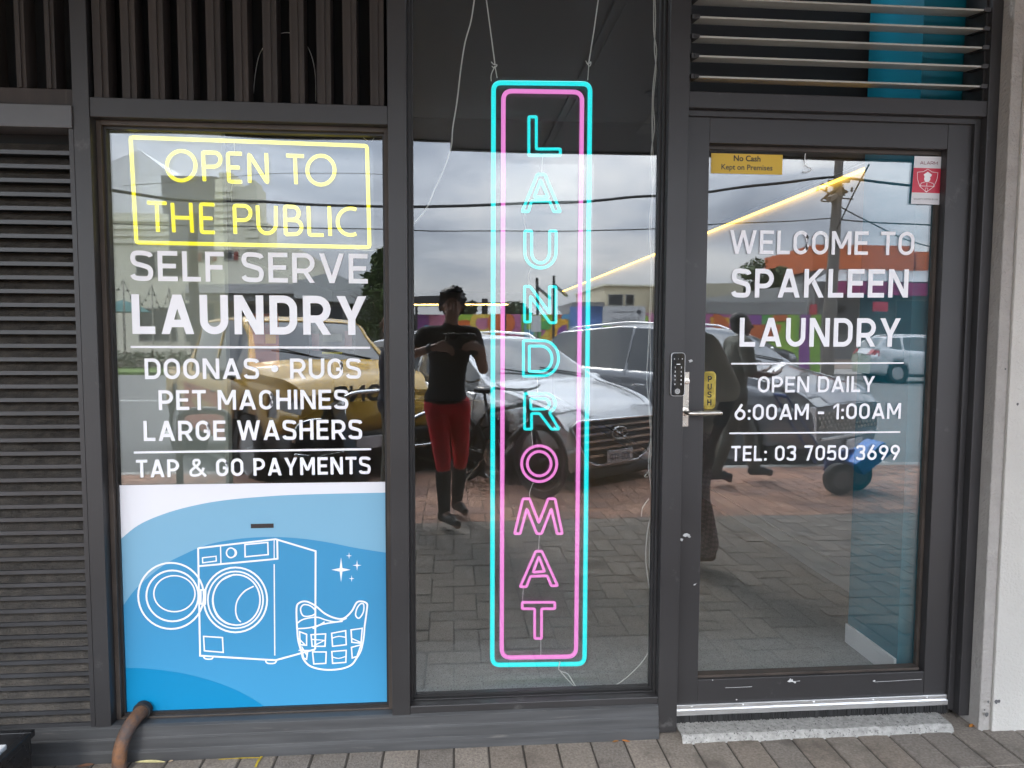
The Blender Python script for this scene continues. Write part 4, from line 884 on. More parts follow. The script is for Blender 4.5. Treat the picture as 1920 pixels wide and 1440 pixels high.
for (u0, u1, v0, v1, w) in ((412, 488, 1420, 1415, .008), (478, 490, 1438, 1418, .012)):
    pts = []
    for u, v in ((u0, v0), (u1, v1)):
        e = ROT @ Vector(((u - 960) / 1331, -(v - 720) / 1331, -1)); pts.append(EYE + e * ((GZ + .0045 - EYE.z) / e.z))
    a, b_ = pts; a.y = min(a.y, -.026 - w / 2); b_.y = min(b_.y, -.026 - w / 2) if v0 != 1438 else b_.y
    n_ = Vector((-(b_ - a).y, (b_ - a).x, 0)).normalized() * w / 2; n2_ = n_ * .4
    ym.q(a - n_, a.lerp(b_, .4) - n2_, b_ - n_, b_ + n2_, a.lerp(b_, .6) + n_, a + n2_)
tag(ym.build('paint_mark', mat('old yellow paint', (.42, .31, .02), .8, var=.4, scale=60)), 'worn yellow paint mark on the pavers by the plinth', 'paint mark')
# crate with a grey panel in the bottom left corner
ct = empty('crate', (-1.52, -.40, GZ), 'black open crate with a pale grey moulded panel in the bottom left corner', 'crate')
m = MB(); x0_, x1_, y0_, y1_, h_ = -.40, .165, -.34, .22, .215; th = .012
m.box(x0_, x1_, y0_, y0_ + th, .0, h_); m.box(x0_, x1_, y1_ - th, y1_, .0, h_); m.box(x0_, x0_ + th, y0_ + th, y1_ - th, 0, h_); m.box(x1_ - th, x1_, y0_ + th, y1_ - th, 0, h_); m.box(x0_ + th, x1_ - th, y0_ + th, y1_ - th, .0, .012)
o = m.build('body', M_BLACK, ct, bevel=.003)
m = MB(); m.box(x0_ - .006, x1_ + .006, y0_ - .008, y1_ + .006, h_ + .0005, h_ + .006); m = MB()
for b4 in ((x0_ - .008, x1_ + .008, y1_ - th - .002, y1_ + .008), (x0_ - .008, x1_ + .008, y0_ - .008, y0_ + th + .002), (x0_ - .008, x0_ + th + .002, y0_ + th + .003, y1_ - th - .003), (x1_ - th - .002, x1_ + .008, y0_ + th + .003, y1_ - th - .003)): m.box(*b4, h_ - .018, h_ + .004)
m.build('rim', M_BLACK, ct, bevel=.002)
m = MB(); m.box(x1_ - .095, x1_ - .020, -.30, .13, .03, h_ + .012); m.box(x1_ - .085, x1_ - .030, -.24, .07, h_ + .0122, h_ + .018); m.build('grey_panel', mat('grey plastic', (.62, .63, .64), .5, var=.05), ct, bevel=.006)

# ---------------------------------------------------------------- awning
M_SOFF = mat('dark soffit sheet', (.040, .037, .035), .6, var=.2, scale=1.5)
AZ = 3.0
aw = empty('awning', (0, -1.8, AZ), 'dark flat awning over the footpath seen mirrored at the top of the glass', 'awning')
def apart(mb, name, m): o = mb.build(name, m); o.parent = aw; o.matrix_parent_inverse = Matrix.Translation(-aw.location); return o
apart(MB().box(-14, -.022, -3.40, .159, AZ, AZ + .32), 'soffit', M_SOFF); apart(MB().box(-.0215, 16, -3.66, .159, AZ - .002, AZ + .32), 'soffit', M_SOFF)
m = MB(); m.box(.765, .785, -3.6, .1, AZ - .022, AZ - .0025); m.box(.825, .835, -3.6, .1, AZ - .012, AZ - .0025); m.box(-14, -.022, -3.34, -3.32, AZ - .012, AZ - .0005); m.box(-.0215, 16, -3.58, -3.56, AZ - .014, AZ - .0025); apart(m, 'cover_strip', M_FRAME_D)
m = MB(); m.lathe([(.075, 0), (.075, -.012), (.055, -.014), (.05, -.004)], Matrix.Translation((1.33, -2.05, AZ - .0025)), 24); apart(m, 'downlight', M_FRAME_D)
m = MB(); m.box(1.42, 1.95, -2.95, -2.45, AZ - .016, AZ - .0025); apart(m, 'access_hatch', mat('hatch', (.08, .075, .07), .5))
# ================================================================ CARS
def interp(tab, x):
    if x <= tab[0][0]: return tab[0][1]
    for (a, va), (b, vb) in zip(tab, tab[1:]):
        if x <= b:
            t = (x - a) / (b - a); return va + (vb - va) * t
    return tab[-1][1]
def smooth_i(tab, x, r=.07): return sum(interp(tab, x + r * k / 3) * w for k, w in ((-3, 1), (-2, 2), (-1, 3), (0, 4), (1, 3), (2, 2), (3, 1))) / 16
M_CARGLASS = mat('car glass', (.022, .026, .028), .03, spec=.9, coat=.5)
M_LAMP = mat('lamp glass', (.35, .36, .37), .08, metal=.5); M_RED = mat('red lens', (.35, .012, .01), .15, coat=.5); M_CLAD = mat('black cladding', (.045, .045, .046), .6)
M_DARKWELL = mat('wheel well', (.008, .008, .008), .9)
M_TYRE = mat('tyre', (.018, .018, .018), .8); M_RIM = mat('alloy rim', (.5, .5, .51), .25, metal=.9)
def wheel(parent, x, y, r, side, wid=.22, rimm=None):
    e = bpy.data.objects.new('wheel', None); COL.objects.link(e); e.parent = parent; e.location = (x, y, r); e.empty_display_size = .1
    mx = Matrix.Rotation(R_(-90 * side), 4, 'X')
    t = MB(); t.lathe([(r * .62, -wid / 2), (r * .93, -wid / 2), (r, -wid / 2 + .03), (r, wid / 2 - .03), (r * .93, wid / 2), (r * .66, wid / 2), (r * .64, wid / 2 - .03), (r * .62, -wid / 2 + .01)], mx, 40); t.build('tyre', M_TYRE, e, auto=35)
    t = MB(); t.lathe([(r * .64, wid / 2 - .02), (r * .60, wid / 2 - .012), (r * .58, wid / 2 - .05), (r * .30, wid / 2 - .075), (.01, wid / 2 - .08)], mx, 40)
    for k in range(10):
        a = k * math.pi / 5; q = mx @ Matrix.Rotation(a, 4, 'Z'); t.obox(q @ Matrix.Translation((r * .34, .0, wid / 2 - .035)), r * .28, .018, .014)
    t.lathe([(.055, wid / 2 - .03), (.05, wid / 2 - .018), (.01, wid / 2 - .016)], mx, 20); t.build('rim', rimm or M_RIM, e, auto=30)
def car(loc, heading, label, P, group='cars reflected in the shop glass'):
    """heading: direction the bonnet points, degrees from +x"""
    L_, W, H = P['L'], P['W'], P['H']; hl = L_ / 2
    root = empty(P.get('name', 'parked_car'), loc, label, P.get('cat', 'car'), group, R_(heading))
    body_m = P['paint']; top = P['top']; belt = P['belt']; low = P.get('low', .22); wr = P['wr']; wx = P['wx']; R0 = wr * 1.13
    plan = [(-hl, .80), (-hl + .12, .90), (-hl + .5, .985), (-.3, 1), (hl - .9, .995), (hl - .45, .955), (hl - .16, .87), (hl, .76)]
    n = int(L_ / .045); st = [-hl + L_ * k / n for k in range(n + 1)]
    def ring(x):
        w = W / 2 * smooth_i(plan, x, .09); zt = smooth_i(top, x, P.get('sm', .09)); zb = min(interp(belt, x), zt - .035); zs = low + .06 * max(0, (abs(x) - hl + .5) / .5)
        gh = zt - zb; f = min(1, max(0, gh - .04) / .5); we = w * (.965 - P.get('tumble', .20) * f)
        key = [(0, zs), (.84 * w, zs), (.965 * w, zs + .10), (.995 * w, zs + .26), (w, (zs + zb) / 2 + .08), (.985 * w, zb - .05), (.962 * w, zb), (.95 * w - .01 * f, zb + .04 * f + .006), (we, zt - .045 * (.4 + .6 * f) ), (we - .055 - .05 * (1 - f), zt - .014 - .01 * (1 - f)), (we * .55, zt + .004), (0, zt + .012)]
        sub = [1, 1, 2, 2, 2, 1, 1, 5, 1, 3, 3]; pts = []; seg = []
        for k, s in enumerate(sub):
            for j in range(s):
                t = j / s; pts.append((key[k][0] + (key[k + 1][0] - key[k][0]) * t, key[k][1] + (key[k + 1][1] - key[k][1]) * t)); seg.append(k)
        pts.append(key[-1]); return pts, seg, gh
    rings = [ring(x) for x in st]; m = len(rings[0][0]); seg = rings[0][1]
    out = {}
    def add(nm, quad): out.setdefault(nm, MB()).q(*quad)
    for i in range(n):
        (p, _, g0), (q, _, g1) = rings[i], rings[i + 1]; xm = (st[i] + st[i + 1]) / 2; gh = min(g0, g1)
        for j in range(m - 1):
            zc = (p[j][1] + q[j + 1][1]) / 2; yc = (p[j][0] + q[j + 1][0]) / 2; s = seg[j]; nm = 'body'
            if s <= 4 and s >= 1 and any((xm - w) ** 2 + (zc - wr) ** 2 < R0 ** 2 for w in wx): continue
            if s <= 2: nm = 'cladding' if P.get('clad') else ('body' if s > 0 else 'cladding')
            if P.get('clad') and 1 <= s <= 4 and any((xm - w) ** 2 + (zc - wr) ** 2 < (R0 + .055) ** 2 for w in wx): nm = 'cladding'
            if s == 7 and gh > .13 and any(a < xm < b for a, b in P['side']): nm = 'side_window'
            if s >= 9 and P['ws'][0] < xm < P['ws'][1]: nm = 'windscreen'
            if s >= 9 and P.get('rw') and P['rw'][0] < xm < P['rw'][1]: nm = 'rear_window'
            hd = P.get('head')
            if hd and xm > hd[0] and hd[1] < zc < hd[2] and yc > hd[3]: nm = 'headlight'
            tl = P.get('tail')
            if tl and xm < tl[0] and tl[1] < zc < tl[2] and yc > tl[3]: nm = 'tail_light'
            for sg in (1, -1): add(nm, [(st[i], sg * p[j][0], p[j][1]), (st[i + 1], sg * q[j][0], q[j][1]), (st[i + 1], sg * q[j + 1][0], q[j + 1][1]), (st[i], sg * p[j + 1][0], p[j + 1][1])])
    for i in (0, n):
        p = rings[i][0]
        for j in range(m - 1):
            if p[j][0] > .001 or p[j + 1][0] > .001: add('body', [(st[i], p[j][0], p[j][1]), (st[i], p[j + 1][0], p[j + 1][1]), (st[i], -p[j + 1][0], p[j + 1][1]), (st[i], -p[j][0], p[j][1])])
    mm = {'body': body_m, 'cladding': M_CLAD, 'side_window': M_CARGLASS, 'windscreen': M_CARGLASS, 'rear_window': M_CARGLASS, 'headlight': M_LAMP, 'tail_light': M_RED}
    for nm, mb in out.items():
        o = mb.build(nm, mm[nm], root); bm = bmesh.new(); bm.from_mesh(o.data); bmesh.ops.remove_doubles(bm, verts=bm.verts, dist=.0005); bmesh.ops.recalc_face_normals(bm, faces=bm.faces); bm.to_mesh(o.data); bm.free()
        o.data.polygons.foreach_set('use_smooth', [True] * len(o.data.polygons)); o.data.set_sharp_from_angle(angle=R_(38))
        if nm in ('side_window', 'headlight', 'tail_light'): split_islands(o, (0, 1, 2))
        if nm == 'body': so = o.modifiers.new('skin', 'SOLIDIFY'); so.thickness = .012; so.offset = -1
    wl = MB()
    for w in wx:
        for sg in (1, -1): wl.lathe([(R0 + .02, -.28), (R0 + .02, 0.0), (R0 * .98, .0), (R0 * .98, -.26), (.02, -.26)], Matrix.Translation((w, sg * (W / 2 - .06), wr)) @ Matrix.Rotation(R_(-90 * sg), 4, 'X'), 28)
    wl.box(-hl + .3, hl - .3, -W / 2 + .3, W / 2 - .3, low - .03, low + .05); wl.build('underbody', M_DARKWELL, root)
    for w in wx:
        for sg in (1, -1): wheel(root, w, sg * (W / 2 - .115), wr, sg)
    # shut lines, handles, mirrors
    sh = MB()
    for x in P.get('doors', ()):
        pts, _, _ = ring(x)
        for sg in (1, -1): sh.tube([(x, sg * (a + .0005), b) for a, b in pts[3:13]], .005, 5)
    if P.get('hoodline'):
        xa, xb = P['hoodline']
        for sg in (1, -1):
            line = []
            for k in range(12):
                x = xa + (xb - xa) * k / 11; pts, _, _ = ring(x); line.append((x, sg * (pts[16][0] - .02), pts[16][1] + .004))
            sh.tube(line, .004, 5)
    split_islands(sh.build('shut_line', M_DARKWELL, root), (0, 1, 2), False)
    for x in P.get('handles', ()):
        pts, _, _ = ring(x)
        for sg in (1, -1):
            h = MB(); h.obox(Matrix.Translation((x, sg * (pts[8][0] + .018), interp(belt, x) - .14)), .09, .012, .014); h.build('door_handle', P.get('handle_m', body_m), root, bevel=.006)
    mxx, mz = P['mirror']; w = ring(mxx)[0][7][0]
    for sg in (1, -1):
        mb = MB(); mb.ell((mxx, sg * (w + .13), mz + .04), .075, .115, .075); mb.bar((mxx, sg * (w - .03), mz - .02), (mxx, sg * (w + .08), mz + .02), .05, .04)
        mo = mb.build('mirror', P.get('mirror_m', body_m), root, smooth=True)
    for sg in (1, -1):                          # roof rails
        if P.get('rails'):
            xa, xb = P['rails']; r = MB(); pts = []
            for k in range(14):
                x = xa + (xb - xa) * k / 13; rp = ring(x)[0]; pts.append((x, sg * (rp[17][0] - .02), rp[17][1] + (.045 if 0 < k < 13 else 0.0)))
            r.tube(pts, .016, 8); r.build('roof_rail', P.get('rail_m', M_ALU), root, auto=60)
    for sg in (1,):                             # wipers
        wp = MB(); x0_ = P['ws'][1] + .0; za = smooth_i(top, x0_, .09)
        for y0_, y1_ in ((-.05, .55), (-.6, -.02)): wp.bar((x0_ - .03, y0_, za + .03), (x0_ - .16, y1_, smooth_i(top, x0_ - .16, .09) + .03), .015, .015)
        wp.build('wiper', M_BLACK, root)
    return root, ring, hl
def chair_text(*a): pass
def front_text(text, root, hl, z, h, m, x_off=.02, tilt=0, w=.15, name='lettering', width=None, yc=0):
    W_ = width or sum(glyph(c, w)[0] for c in text) * h + .15 * h * (len(text) - 1)
    mb = MB(); flat_text(mb, letters(text, W_, h, w, .15), (hl + x_off, yc - W_ / 2, z), (0, 1, 0), (math.sin(R_(-tilt)), 0, math.cos(R_(tilt))), (1, 0, 0)); return mb.build(name, m, root)
def plate(root, hl, z, text, x_off=.03, bgm=None, yc=0):
    p = MB(); p.box(hl + x_off - .012, hl + x_off, yc - .19, yc + .19, z - .055, z + .075); o = p.build('number_plate', bgm or mat('plate white', (.62, .63, .66), .4), root, bevel=.004)
    if text: front_text(text, o, hl, z - .035, .075, mat('plate ink', (.03, .04, .12), .5), x_off + .001, w=.15, name='characters', width=.30, yc=yc)
M_SILVER = mat('silver paint', (.70, .71, .72), .22, metal=.25, coat=.6); M_SLATE = mat('slate grey paint', (.20, .21, .23), .2, metal=.4, coat=.7)
M_WHITEP = mat('pearl paint', (.55, .56, .57), .22, coat=.6, metal=.2); M_DARKP = mat('dark paint', (.02, .02, .024), .2, coat=.6); M_AMBER = mat('amber paint', (.50, .30, .04), .3, coat=.5)
A = 34.0; HD = 90 - A; D2 = Vector((math.sin(R_(A)), math.cos(R_(A)), 0))
def front_at(x, y, L_): return (x - D2.x * L_ / 2, y - D2.y * L_ / 2, RZ)
# silver SUV behind the photographer
P1 = dict(L=4.48, W=1.87, H=1.66, name='parked_suv', paint=M_SILVER, low=.24, wr=.35, wx=(1.36, -1.31), clad=True,
          top=[(-2.24, .95), (-2.15, 1.10), (-1.85, 1.50), (-1.65, 1.60), (-.6, 1.66), (.25, 1.62), (.45, 1.55), (1.20, 1.13), (1.6, 1.06), (2.0, .96), (2.16, .86), (2.24, .70)],
          belt=[(-2.24, .9), (-1.9, 1.16), (-1.2, 1.10), (.4, 1.02), (1.2, 1.0), (1.9, .88), (2.24, .62)], side=((-1.62, -1.15), (-1.08, -.26), (-.20, 1.0)), ws=(.36, 1.16), rw=(-2.12, -1.75),
          head=(1.74, .74, .88, .42), tail=(-1.98, .95, 1.12, .5), doors=(1.02, -.23, -1.12), handles=(.02, -.88), handle_m=M_CHROME, mirror=(.86, 1.06), rails=(-1.6, .3), hoodline=(1.18, 2.1), mirror_m=M_SILVER)
c1, rg, hl = car(front_at(1.66, -4.42, 4.48), HD, 'silver SUV parked nose to the kerb right of the photographer', P1)
g = MB(); hexa = [(-.56, .80), (.56, .80), (.64, .74), (.44, .42), (.30, .36), (-.30, .36), (-.44, .42), (-.64, .74)]
g.v += [(hl - .03, y, z) for y, z in hexa] + [(hl + .012, y, z) for y, z in hexa]; g.f += [tuple(range(8, 16))] + [(k, (k + 1) % 8, 8 + (k + 1) % 8, 8 + k) for k in range(8)]; g.mi += [0] * 9
gr = g.build('grille', mat('grille black', (.07, .07, .072), .35), c1)
g = MB()
for z, w_ in ((.735, .58), (.665, .55), (.595, .51), (.525, .46), (.455, .40)): g.box(hl + .0125, hl + .026, -w_, w_, z - .011, z + .011)
g.build('slats', M_STEEL, gr)
g = MB(); g.tube([(hl + .015, y, z) for y, z in hexa], .013, 8, True); g.build('surround', M_CHROME, gr, smooth=True)
g = MB(); ov = [(hl + .036, .11 * math.cos(R_(t)), .655 + .058 * math.sin(R_(t))) for t in range(0, 360, 15)]; g.tube(ov, .008, 6, True)
g.tube([(hl + .036, -.052, .62), (hl + .036, -.030, .695)], .008, 6); g.tube([(hl + .036, .030, .615), (hl + .036, .052, .69)], .008, 6); g.tube([(hl + .036, -.04, .66), (hl + .036, .04, .652)], .007, 6); g.build('emblem', M_CHROME, gr, smooth=True)
plate(c1, hl, .42, '1CG 1TR', .05)
g = MB(); g.box(hl - .30, hl + .03, -.62, .62, .23, .33); g.build('lower_bumper', M_CLAD, c1, bevel=.03)
for sg in (1, -1):
    g = MB(); g.obox(Matrix.Translation((hl - .16, sg * .70, .50)) @ Matrix.Rotation(R_(sg * -38), 4, 'Z'), .02, .10, .075); g.build('fog_lamp', M_LAMP, c1, bevel=.01)
# slate SUV on the right
P2 = dict(P1); P2.update(L=4.85, W=1.95, H=1.78, paint=M_SLATE, low=.25, wr=.37, wx=(1.46, -1.42), clad=False,
          top=[(-2.42, 1.0), (-2.34, 1.25), (-2.1, 1.62), (-1.9, 1.72), (-.6, 1.79), (.35, 1.74), (.55, 1.67), (1.28, 1.23), (1.7, 1.15), (2.15, 1.06), (2.34, .96), (2.42, .84)],
          belt=[(-2.42, 1.0), (-2.1, 1.15), (.4, 1.10), (1.3, 1.08), (2.1, .97), (2.42, .78)], side=((-2.05, -1.40), (-1.34, -.34), (-.28, 1.08)), ws=(.46, 1.24), rw=(-2.32, -2.0), head=(2.0, .82, .93, .50), tail=(-2.2, 1.0, 1.15, .5),
          doors=(1.1, -.31, -1.37), handles=(.0, -1.05), mirror=(.94, 1.14), rails=(-1.85, .35), hoodline=(1.26, 2.28), mirror_m=M_SLATE)
c2, rg, hl = car(front_at(4.72, -5.45, 4.85), HD, 'slate grey SUV parked behind the man walking past the door', P2)
g = MB(); g.box(hl - .05, hl + .012, -.72, .72, .52, .80); gr = g.build('grille', mat('grille black', (.07, .07, .072), .35), c2, bevel=.02)
g = MB(); random.seed(2)
for r_ in range(5):
    for k in range(16): g.obox(Matrix.Translation((hl + .0165, -.64 + k * .085 + (.042 if r_ % 2 else 0), .555 + r_ * .052)) @ Matrix.Rotation(R_(45), 4, 'X'), .004, .017, .017)
g.build('mesh_studs', M_STEEL, gr)
front_text('KIA', c2, hl, .835, .055, M_CHROME, .014, 0, .2, 'emblem', .24)
for sg in (1, -1):
    g = MB(); g.box(hl - .14, hl + .005, sg * .735 - .02, sg * .735 + .02, .46, .84); g.build('running_light', mat('lamp white', (.8, .8, .8), .2), c2, bevel=.008)
g = MB(); g.box(hl - .02, hl + .022, -.62, .62, .44, .475); g.build('bumper_trim', M_ALU, c2, bevel=.006)
plate(c2, hl, .34, '', .035, yc=-.12)
# amber signwriter's four-wheel drive on the left
P3 = dict(P1); P3.update(L=4.9, W=1.92, H=1.86, cat='car', paint=M_AMBER, low=.36, wr=.40, wx=(1.5, -1.45), clad=True, name='signwritten_ute', rails=None,
          top=[(-2.45, 1.15), (-1.0, 1.18), (-.9, 1.2), (-.82, 1.72), (-.6, 1.83), (.5, 1.86), (.85, 1.80), (1.42, 1.30), (1.7, 1.26), (2.2, 1.22), (2.38, 1.15), (2.45, 1.04)],
          belt=[(-2.45, 1.12), (.4, 1.12), (1.4, 1.14), (2.1, 1.10), (2.45, .98)], side=((-.72, .25), (.31, 1.28)), ws=(.80, 1.38), rw=None, head=(2.05, .86, 1.0, .55), tail=(-2.35, .9, 1.1, .6), doors=(1.30, .28, -.78), handles=(.42, -.62), handle_m=M_BLACK, mirror=(1.10, 1.18), hoodline=(1.4, 2.3), mirror_m=M_BLACK)
c3, rg, hl = car(front_at(-.87, -4.75, 4.9), HD, 'amber utility vehicle with SIGNS on its bonnet and a black bull bar', P3)
M_LETTER = mat('dark lettering', (.02, .02, .02), .5)
front_text('SIGNS', c3, hl, .955, .17, M_LETTER, .016, 0, .20, 'lettering', .80)
g = MB(); g.box(hl - .25, hl + .10, -.88, .88, .40, .66); g.build('bumper', M_BLACK, c3, bevel=.04)
g = MB()
for sg in (1, -1):
    g.tube(spline([(hl + .13, sg * .86, .62), (hl + .16, sg * .82, .78), (hl + .16, sg * .62, .82), (hl + .16, sg * .40, .74), (hl + .16, sg * .36, .58)], 5), .022, 10)
    g.tube(spline([(hl + .13, sg * .86, .50), (hl + .15, sg * .6, .46), (hl + .15, sg * .3, .48)], 4), .02, 8); g.tube([(hl + .14, sg * .34, .45), (hl + .16, sg * .34, 1.02)], .022, 8)
g.tube(spline([(hl + .16, -.34, 1.02), (hl + .16, -.2, 1.06), (hl + .16, .2, 1.06), (hl + .16, .34, 1.02)], 4), .022, 8)
g.build('bull_bar', M_CHROME, c3, smooth=True)
plate(c3, hl, .54, '', .115)
m = MB()
flat_text(m, letters('SIGNS', .95, .22, .18, .15), (-.30 + .5, .953, .78), (-1, 0, 0), (0, 0, 1), (0, 1, 0)); m.build('door_lettering', M_WHITE, c3)
m = MB(); m.q((-.9, .9705, .46), (1.0, .9705, .46), (1.0, .9700, .70), (.8, .9700, .98), (-.9, .9690, 1.02)); m.build('livery_panel', mat('rust livery', (.42, .10, .05), .4), c3)
# a pale SUV crossing and a dark car beyond it on the far right
P4 = dict(P1); P4.update(paint=M_WHITEP, clad=False); p_ = T(1700, 700, -22.5)
c4, _, _ = car((p_.x + .6, -22.5, RZ), 8, 'pale SUV with a red tail lamp at the far right of the road', P4)
P5 = dict(P1); P5.update(paint=M_DARKP, clad=False, H=1.45, low=.2); p_ = T(1505, 690, -21)
c5, _, _ = car((p_.x - .9, -24.5, RZ), -4, 'dark car with lit looking red tail lamp left of the pale SUV', P5)

# ================================================================ PEOPLE
def remesh(mb, name, m, parent, voxel=.011, it=3):
    o = mb.build(name, m, None); r = o.modifiers.new('r', 'REMESH'); r.mode = 'VOXEL'; r.voxel_size = voxel; r.use_smooth_shade = True
    s = o.modifiers.new('s', 'SMOOTH'); s.factor = .5; s.iterations = it
    bpy.context.view_layer.update(); me = bpy.data.meshes.new_from_object(o.evaluated_get(bpy.context.evaluated_depsgraph_get()))
    old = o.data; o.modifiers.clear(); o.data = me; bpy.data.meshes.remove(old); me.polygons.foreach_set('use_smooth', [True] * len(me.polygons))
    if not me.materials: me.materials.append(m)
    if parent: o.parent = parent; o.matrix_parent_inverse = Matrix.Translation(-parent.location)
    return o
def hand(mb, wr, d, up, thumb, curl=.4, s=1.0):
    """palm along d, back of the hand towards up, thumb towards thumb; five separate fingers"""
    wr, d, up, th = Vector(wr), Vector(d).normalized(), Vector(up).normalized(), Vector(thumb).normalized()
    side = th; pc = wr + d * .05 * s
    for k in (-1.2, -.4, .4, 1.2): mb.cap(wr + d * .012 + side * .012 * k * s, wr + d * .085 * s + side * .019 * k * s, .014 * s, .012 * s, 8)
    for k, ln in ((1.25, .072), (.42, .082), (-.42, .076), (-1.25, .060)):
        b = wr + d * .09 * s + side * .020 * k * s; dir_ = d.copy(); p = b
        for j, f in enumerate((.45, .32, .26)):
            ang = curl * (.6 + .5 * j); dir_ = (dir_ * math.cos(ang) - up * math.sin(ang)).normalized(); up2 = up
            q = p + dir_ * ln * f * s; mb.cap(p, q, (.0092 - .0009 * j) * s, (.0084 - .0009 * j) * s, 8); p = q
    b = wr + d * .025 * s + side * .026 * s; q = b + (d * .55 + side * .75 - up * .35).normalized() * .038 * s; r = q + (d * .85 + side * .3 - up * .5).normalized() * .032 * s
    mb.cap(b, q, .0125 * s, .0105 * s, 8); mb.cap(q, r, .0105 * s, .0085 * s, 8)
def head(mb, c, fwd, s=1.0):
    c = Vector(c); f = Vector(fwd).normalized(); rz = math.atan2(f.y, f.x) - math.pi / 2; sd = Vector((f.y, -f.x, 0)); u = Vector((0, 0, 1))
    mb.ell(c + u * .025 * s - f * .012 * s, .076 * s, .096 * s, .100 * s, (0, 0, rz)); mb.ell(c - u * .045 * s + f * .022 * s, .058 * s, .066 * s, .072 * s, (0, 0, rz)); mb.ell(c - u * .095 * s + f * .050 * s, .026 * s, .024 * s, .022 * s)
    mb.cap(c + f * .088 * s + u * .02 * s, c + f * .106 * s - u * .022 * s, .009 * s, .015 * s, 8)
    mb.ell(c + f * .078 * s - u * .062 * s, .026 * s, .014 * s, .011 * s, (0, 0, rz)); mb.cap(c + f * .071 * s + sd * .030 * s + u * .030 * s, c + f * .071 * s - sd * .030 * s + u * .030 * s, .012 * s, .012 * s, 8)
    for k in (1, -1): mb.ell(c + sd * .079 * k * s - u * .005 * s, .011 * s, .020 * s, .032 * s, (0, 0, rz))
    return f, sd, u
def face_bits(par, c, fwd, s=1.0):
    c = Vector(c); f = Vector(fwd).normalized(); sd = Vector((f.y, -f.x, 0)); m = MB(); w = MB()
    for k in (1, -1): w.ell(c + f * .0665 * s + sd * .032 * k * s + Vector((0, 0, .010)), .011 * s, .011 * s, .008 * s, n=10); m.ell(c + f * .0745 * s + sd * .032 * k * s + Vector((0, 0, .010)), .005 * s, .005 * s, .006 * s, n=8); m.cap(c + f * .082 * s + sd * .018 * k * s + Vector((0, 0, .034)), c + f * .060 * s + sd * .050 * k * s + Vector((0, 0, .036)), .004, .003, 6)
    for mb, nm, mt in ((w, 'eyes', mat('eye white', (.5, .48, .45), .3)), (m, 'eyebrows', mat('brow', (.012, .009, .008), .6))):
        o = mb.build(nm, mt, par, smooth=True); o.matrix_parent_inverse = Matrix.Translation(-par.location)
def shoe(mb, an, toe, s=1.0, boot=0.0):
    an, toe = Vector(an), Vector(toe); d = (toe - an); d.z = 0; d.normalize(); g = an.z - .075
    heel = Vector((an.x, an.y, 0)) - d * .035; 
    mb.cap((heel.x, heel.y, g + .032), (toe.x, toe.y, g + .026), .036 * s, .030 * s, 12); mb.cap((heel.x, heel.y, g + .05), (toe.x - d.x * .07, toe.y - d.y * .07, g + .042), .036 * s, .036 * s, 12)
    mb.cap(an, (heel.x, heel.y, g + .05), .044 * s, .038 * s, 12)
    if boot: mb.cap(an, an + Vector((0, 0, boot)), .046 * s, .052 * s, 12)
def torso(mb, J, rz, e=0.0, hips=True, waist=1.0):
    pv, ch, nk = Vector(J['pelvis']), Vector(J['chest']), Vector(J['neck']); a, b = Vector(J['shL']), Vector(J['shR'])
    mb.ell(ch, .150 + e, .100 + e, .17 + e, (0, 0, rz)); [mb.ell(pv.lerp(ch, t), (.132 + e) * waist * (1 + .10 * abs(t - .5)), (.092 + e) * waist, .15, (0, 0, rz)) for t in (.12, .3, .5, .7, .88)]
    if hips: mb.ell(pv, .158 + e, .112 + e, .12 + e, (0, 0, rz))
    mb.cap(a.lerp(b, .12), a.lerp(b, .88), .062 + e, .062 + e, 14); mb.cap(ch + Vector((0, 0, .08)), nk, .085 + e, .055 + e * .5, 14)
SKIN = mat('brown skin', (.46, .27, .20), .5, var=.06); SKIND = mat('dark brown skin', (.13, .06, .042), .5, var=.06); HAIR = mat('dark hair', (.010, .008, .007), .55, var=.4, scale=40)
def limb(mb, J, s, e=0.0, arms='LR', upto=1.0, fore=True):
    for k in arms:
        a, b, c = Vector(J['sh' + k]), Vector(J['el' + k]), Vector(J['wr' + k]); mb.cap(a, a.lerp(b, upto), .050 * s + e, (.050 - .010 * upto) * s + e, 12)
        if fore: mb.cap(b, c, .040 * s + e, .026 * s + e, 12)
def legs(mb, J, s, e=0.0, to=1.0, which='LR', flare=0.0):
    for k in which:
        a, b, c = Vector(J['hip' + k]), Vector(J['kn' + k]), Vector(J['an' + k]); mb.cap(a, b, .086 * s + e, .058 * s + e, 14)
        if to > 0:
            d = b.lerp(c, to); mid = b.lerp(c, .32 * to); mb.cap(b, mid, .054 * s + e, .054 * s + e + flare * .3, 14); mb.cap(mid, d, .054 * s + e + flare * .3, (.054 - .018 * to) * s + e + flare, 14)
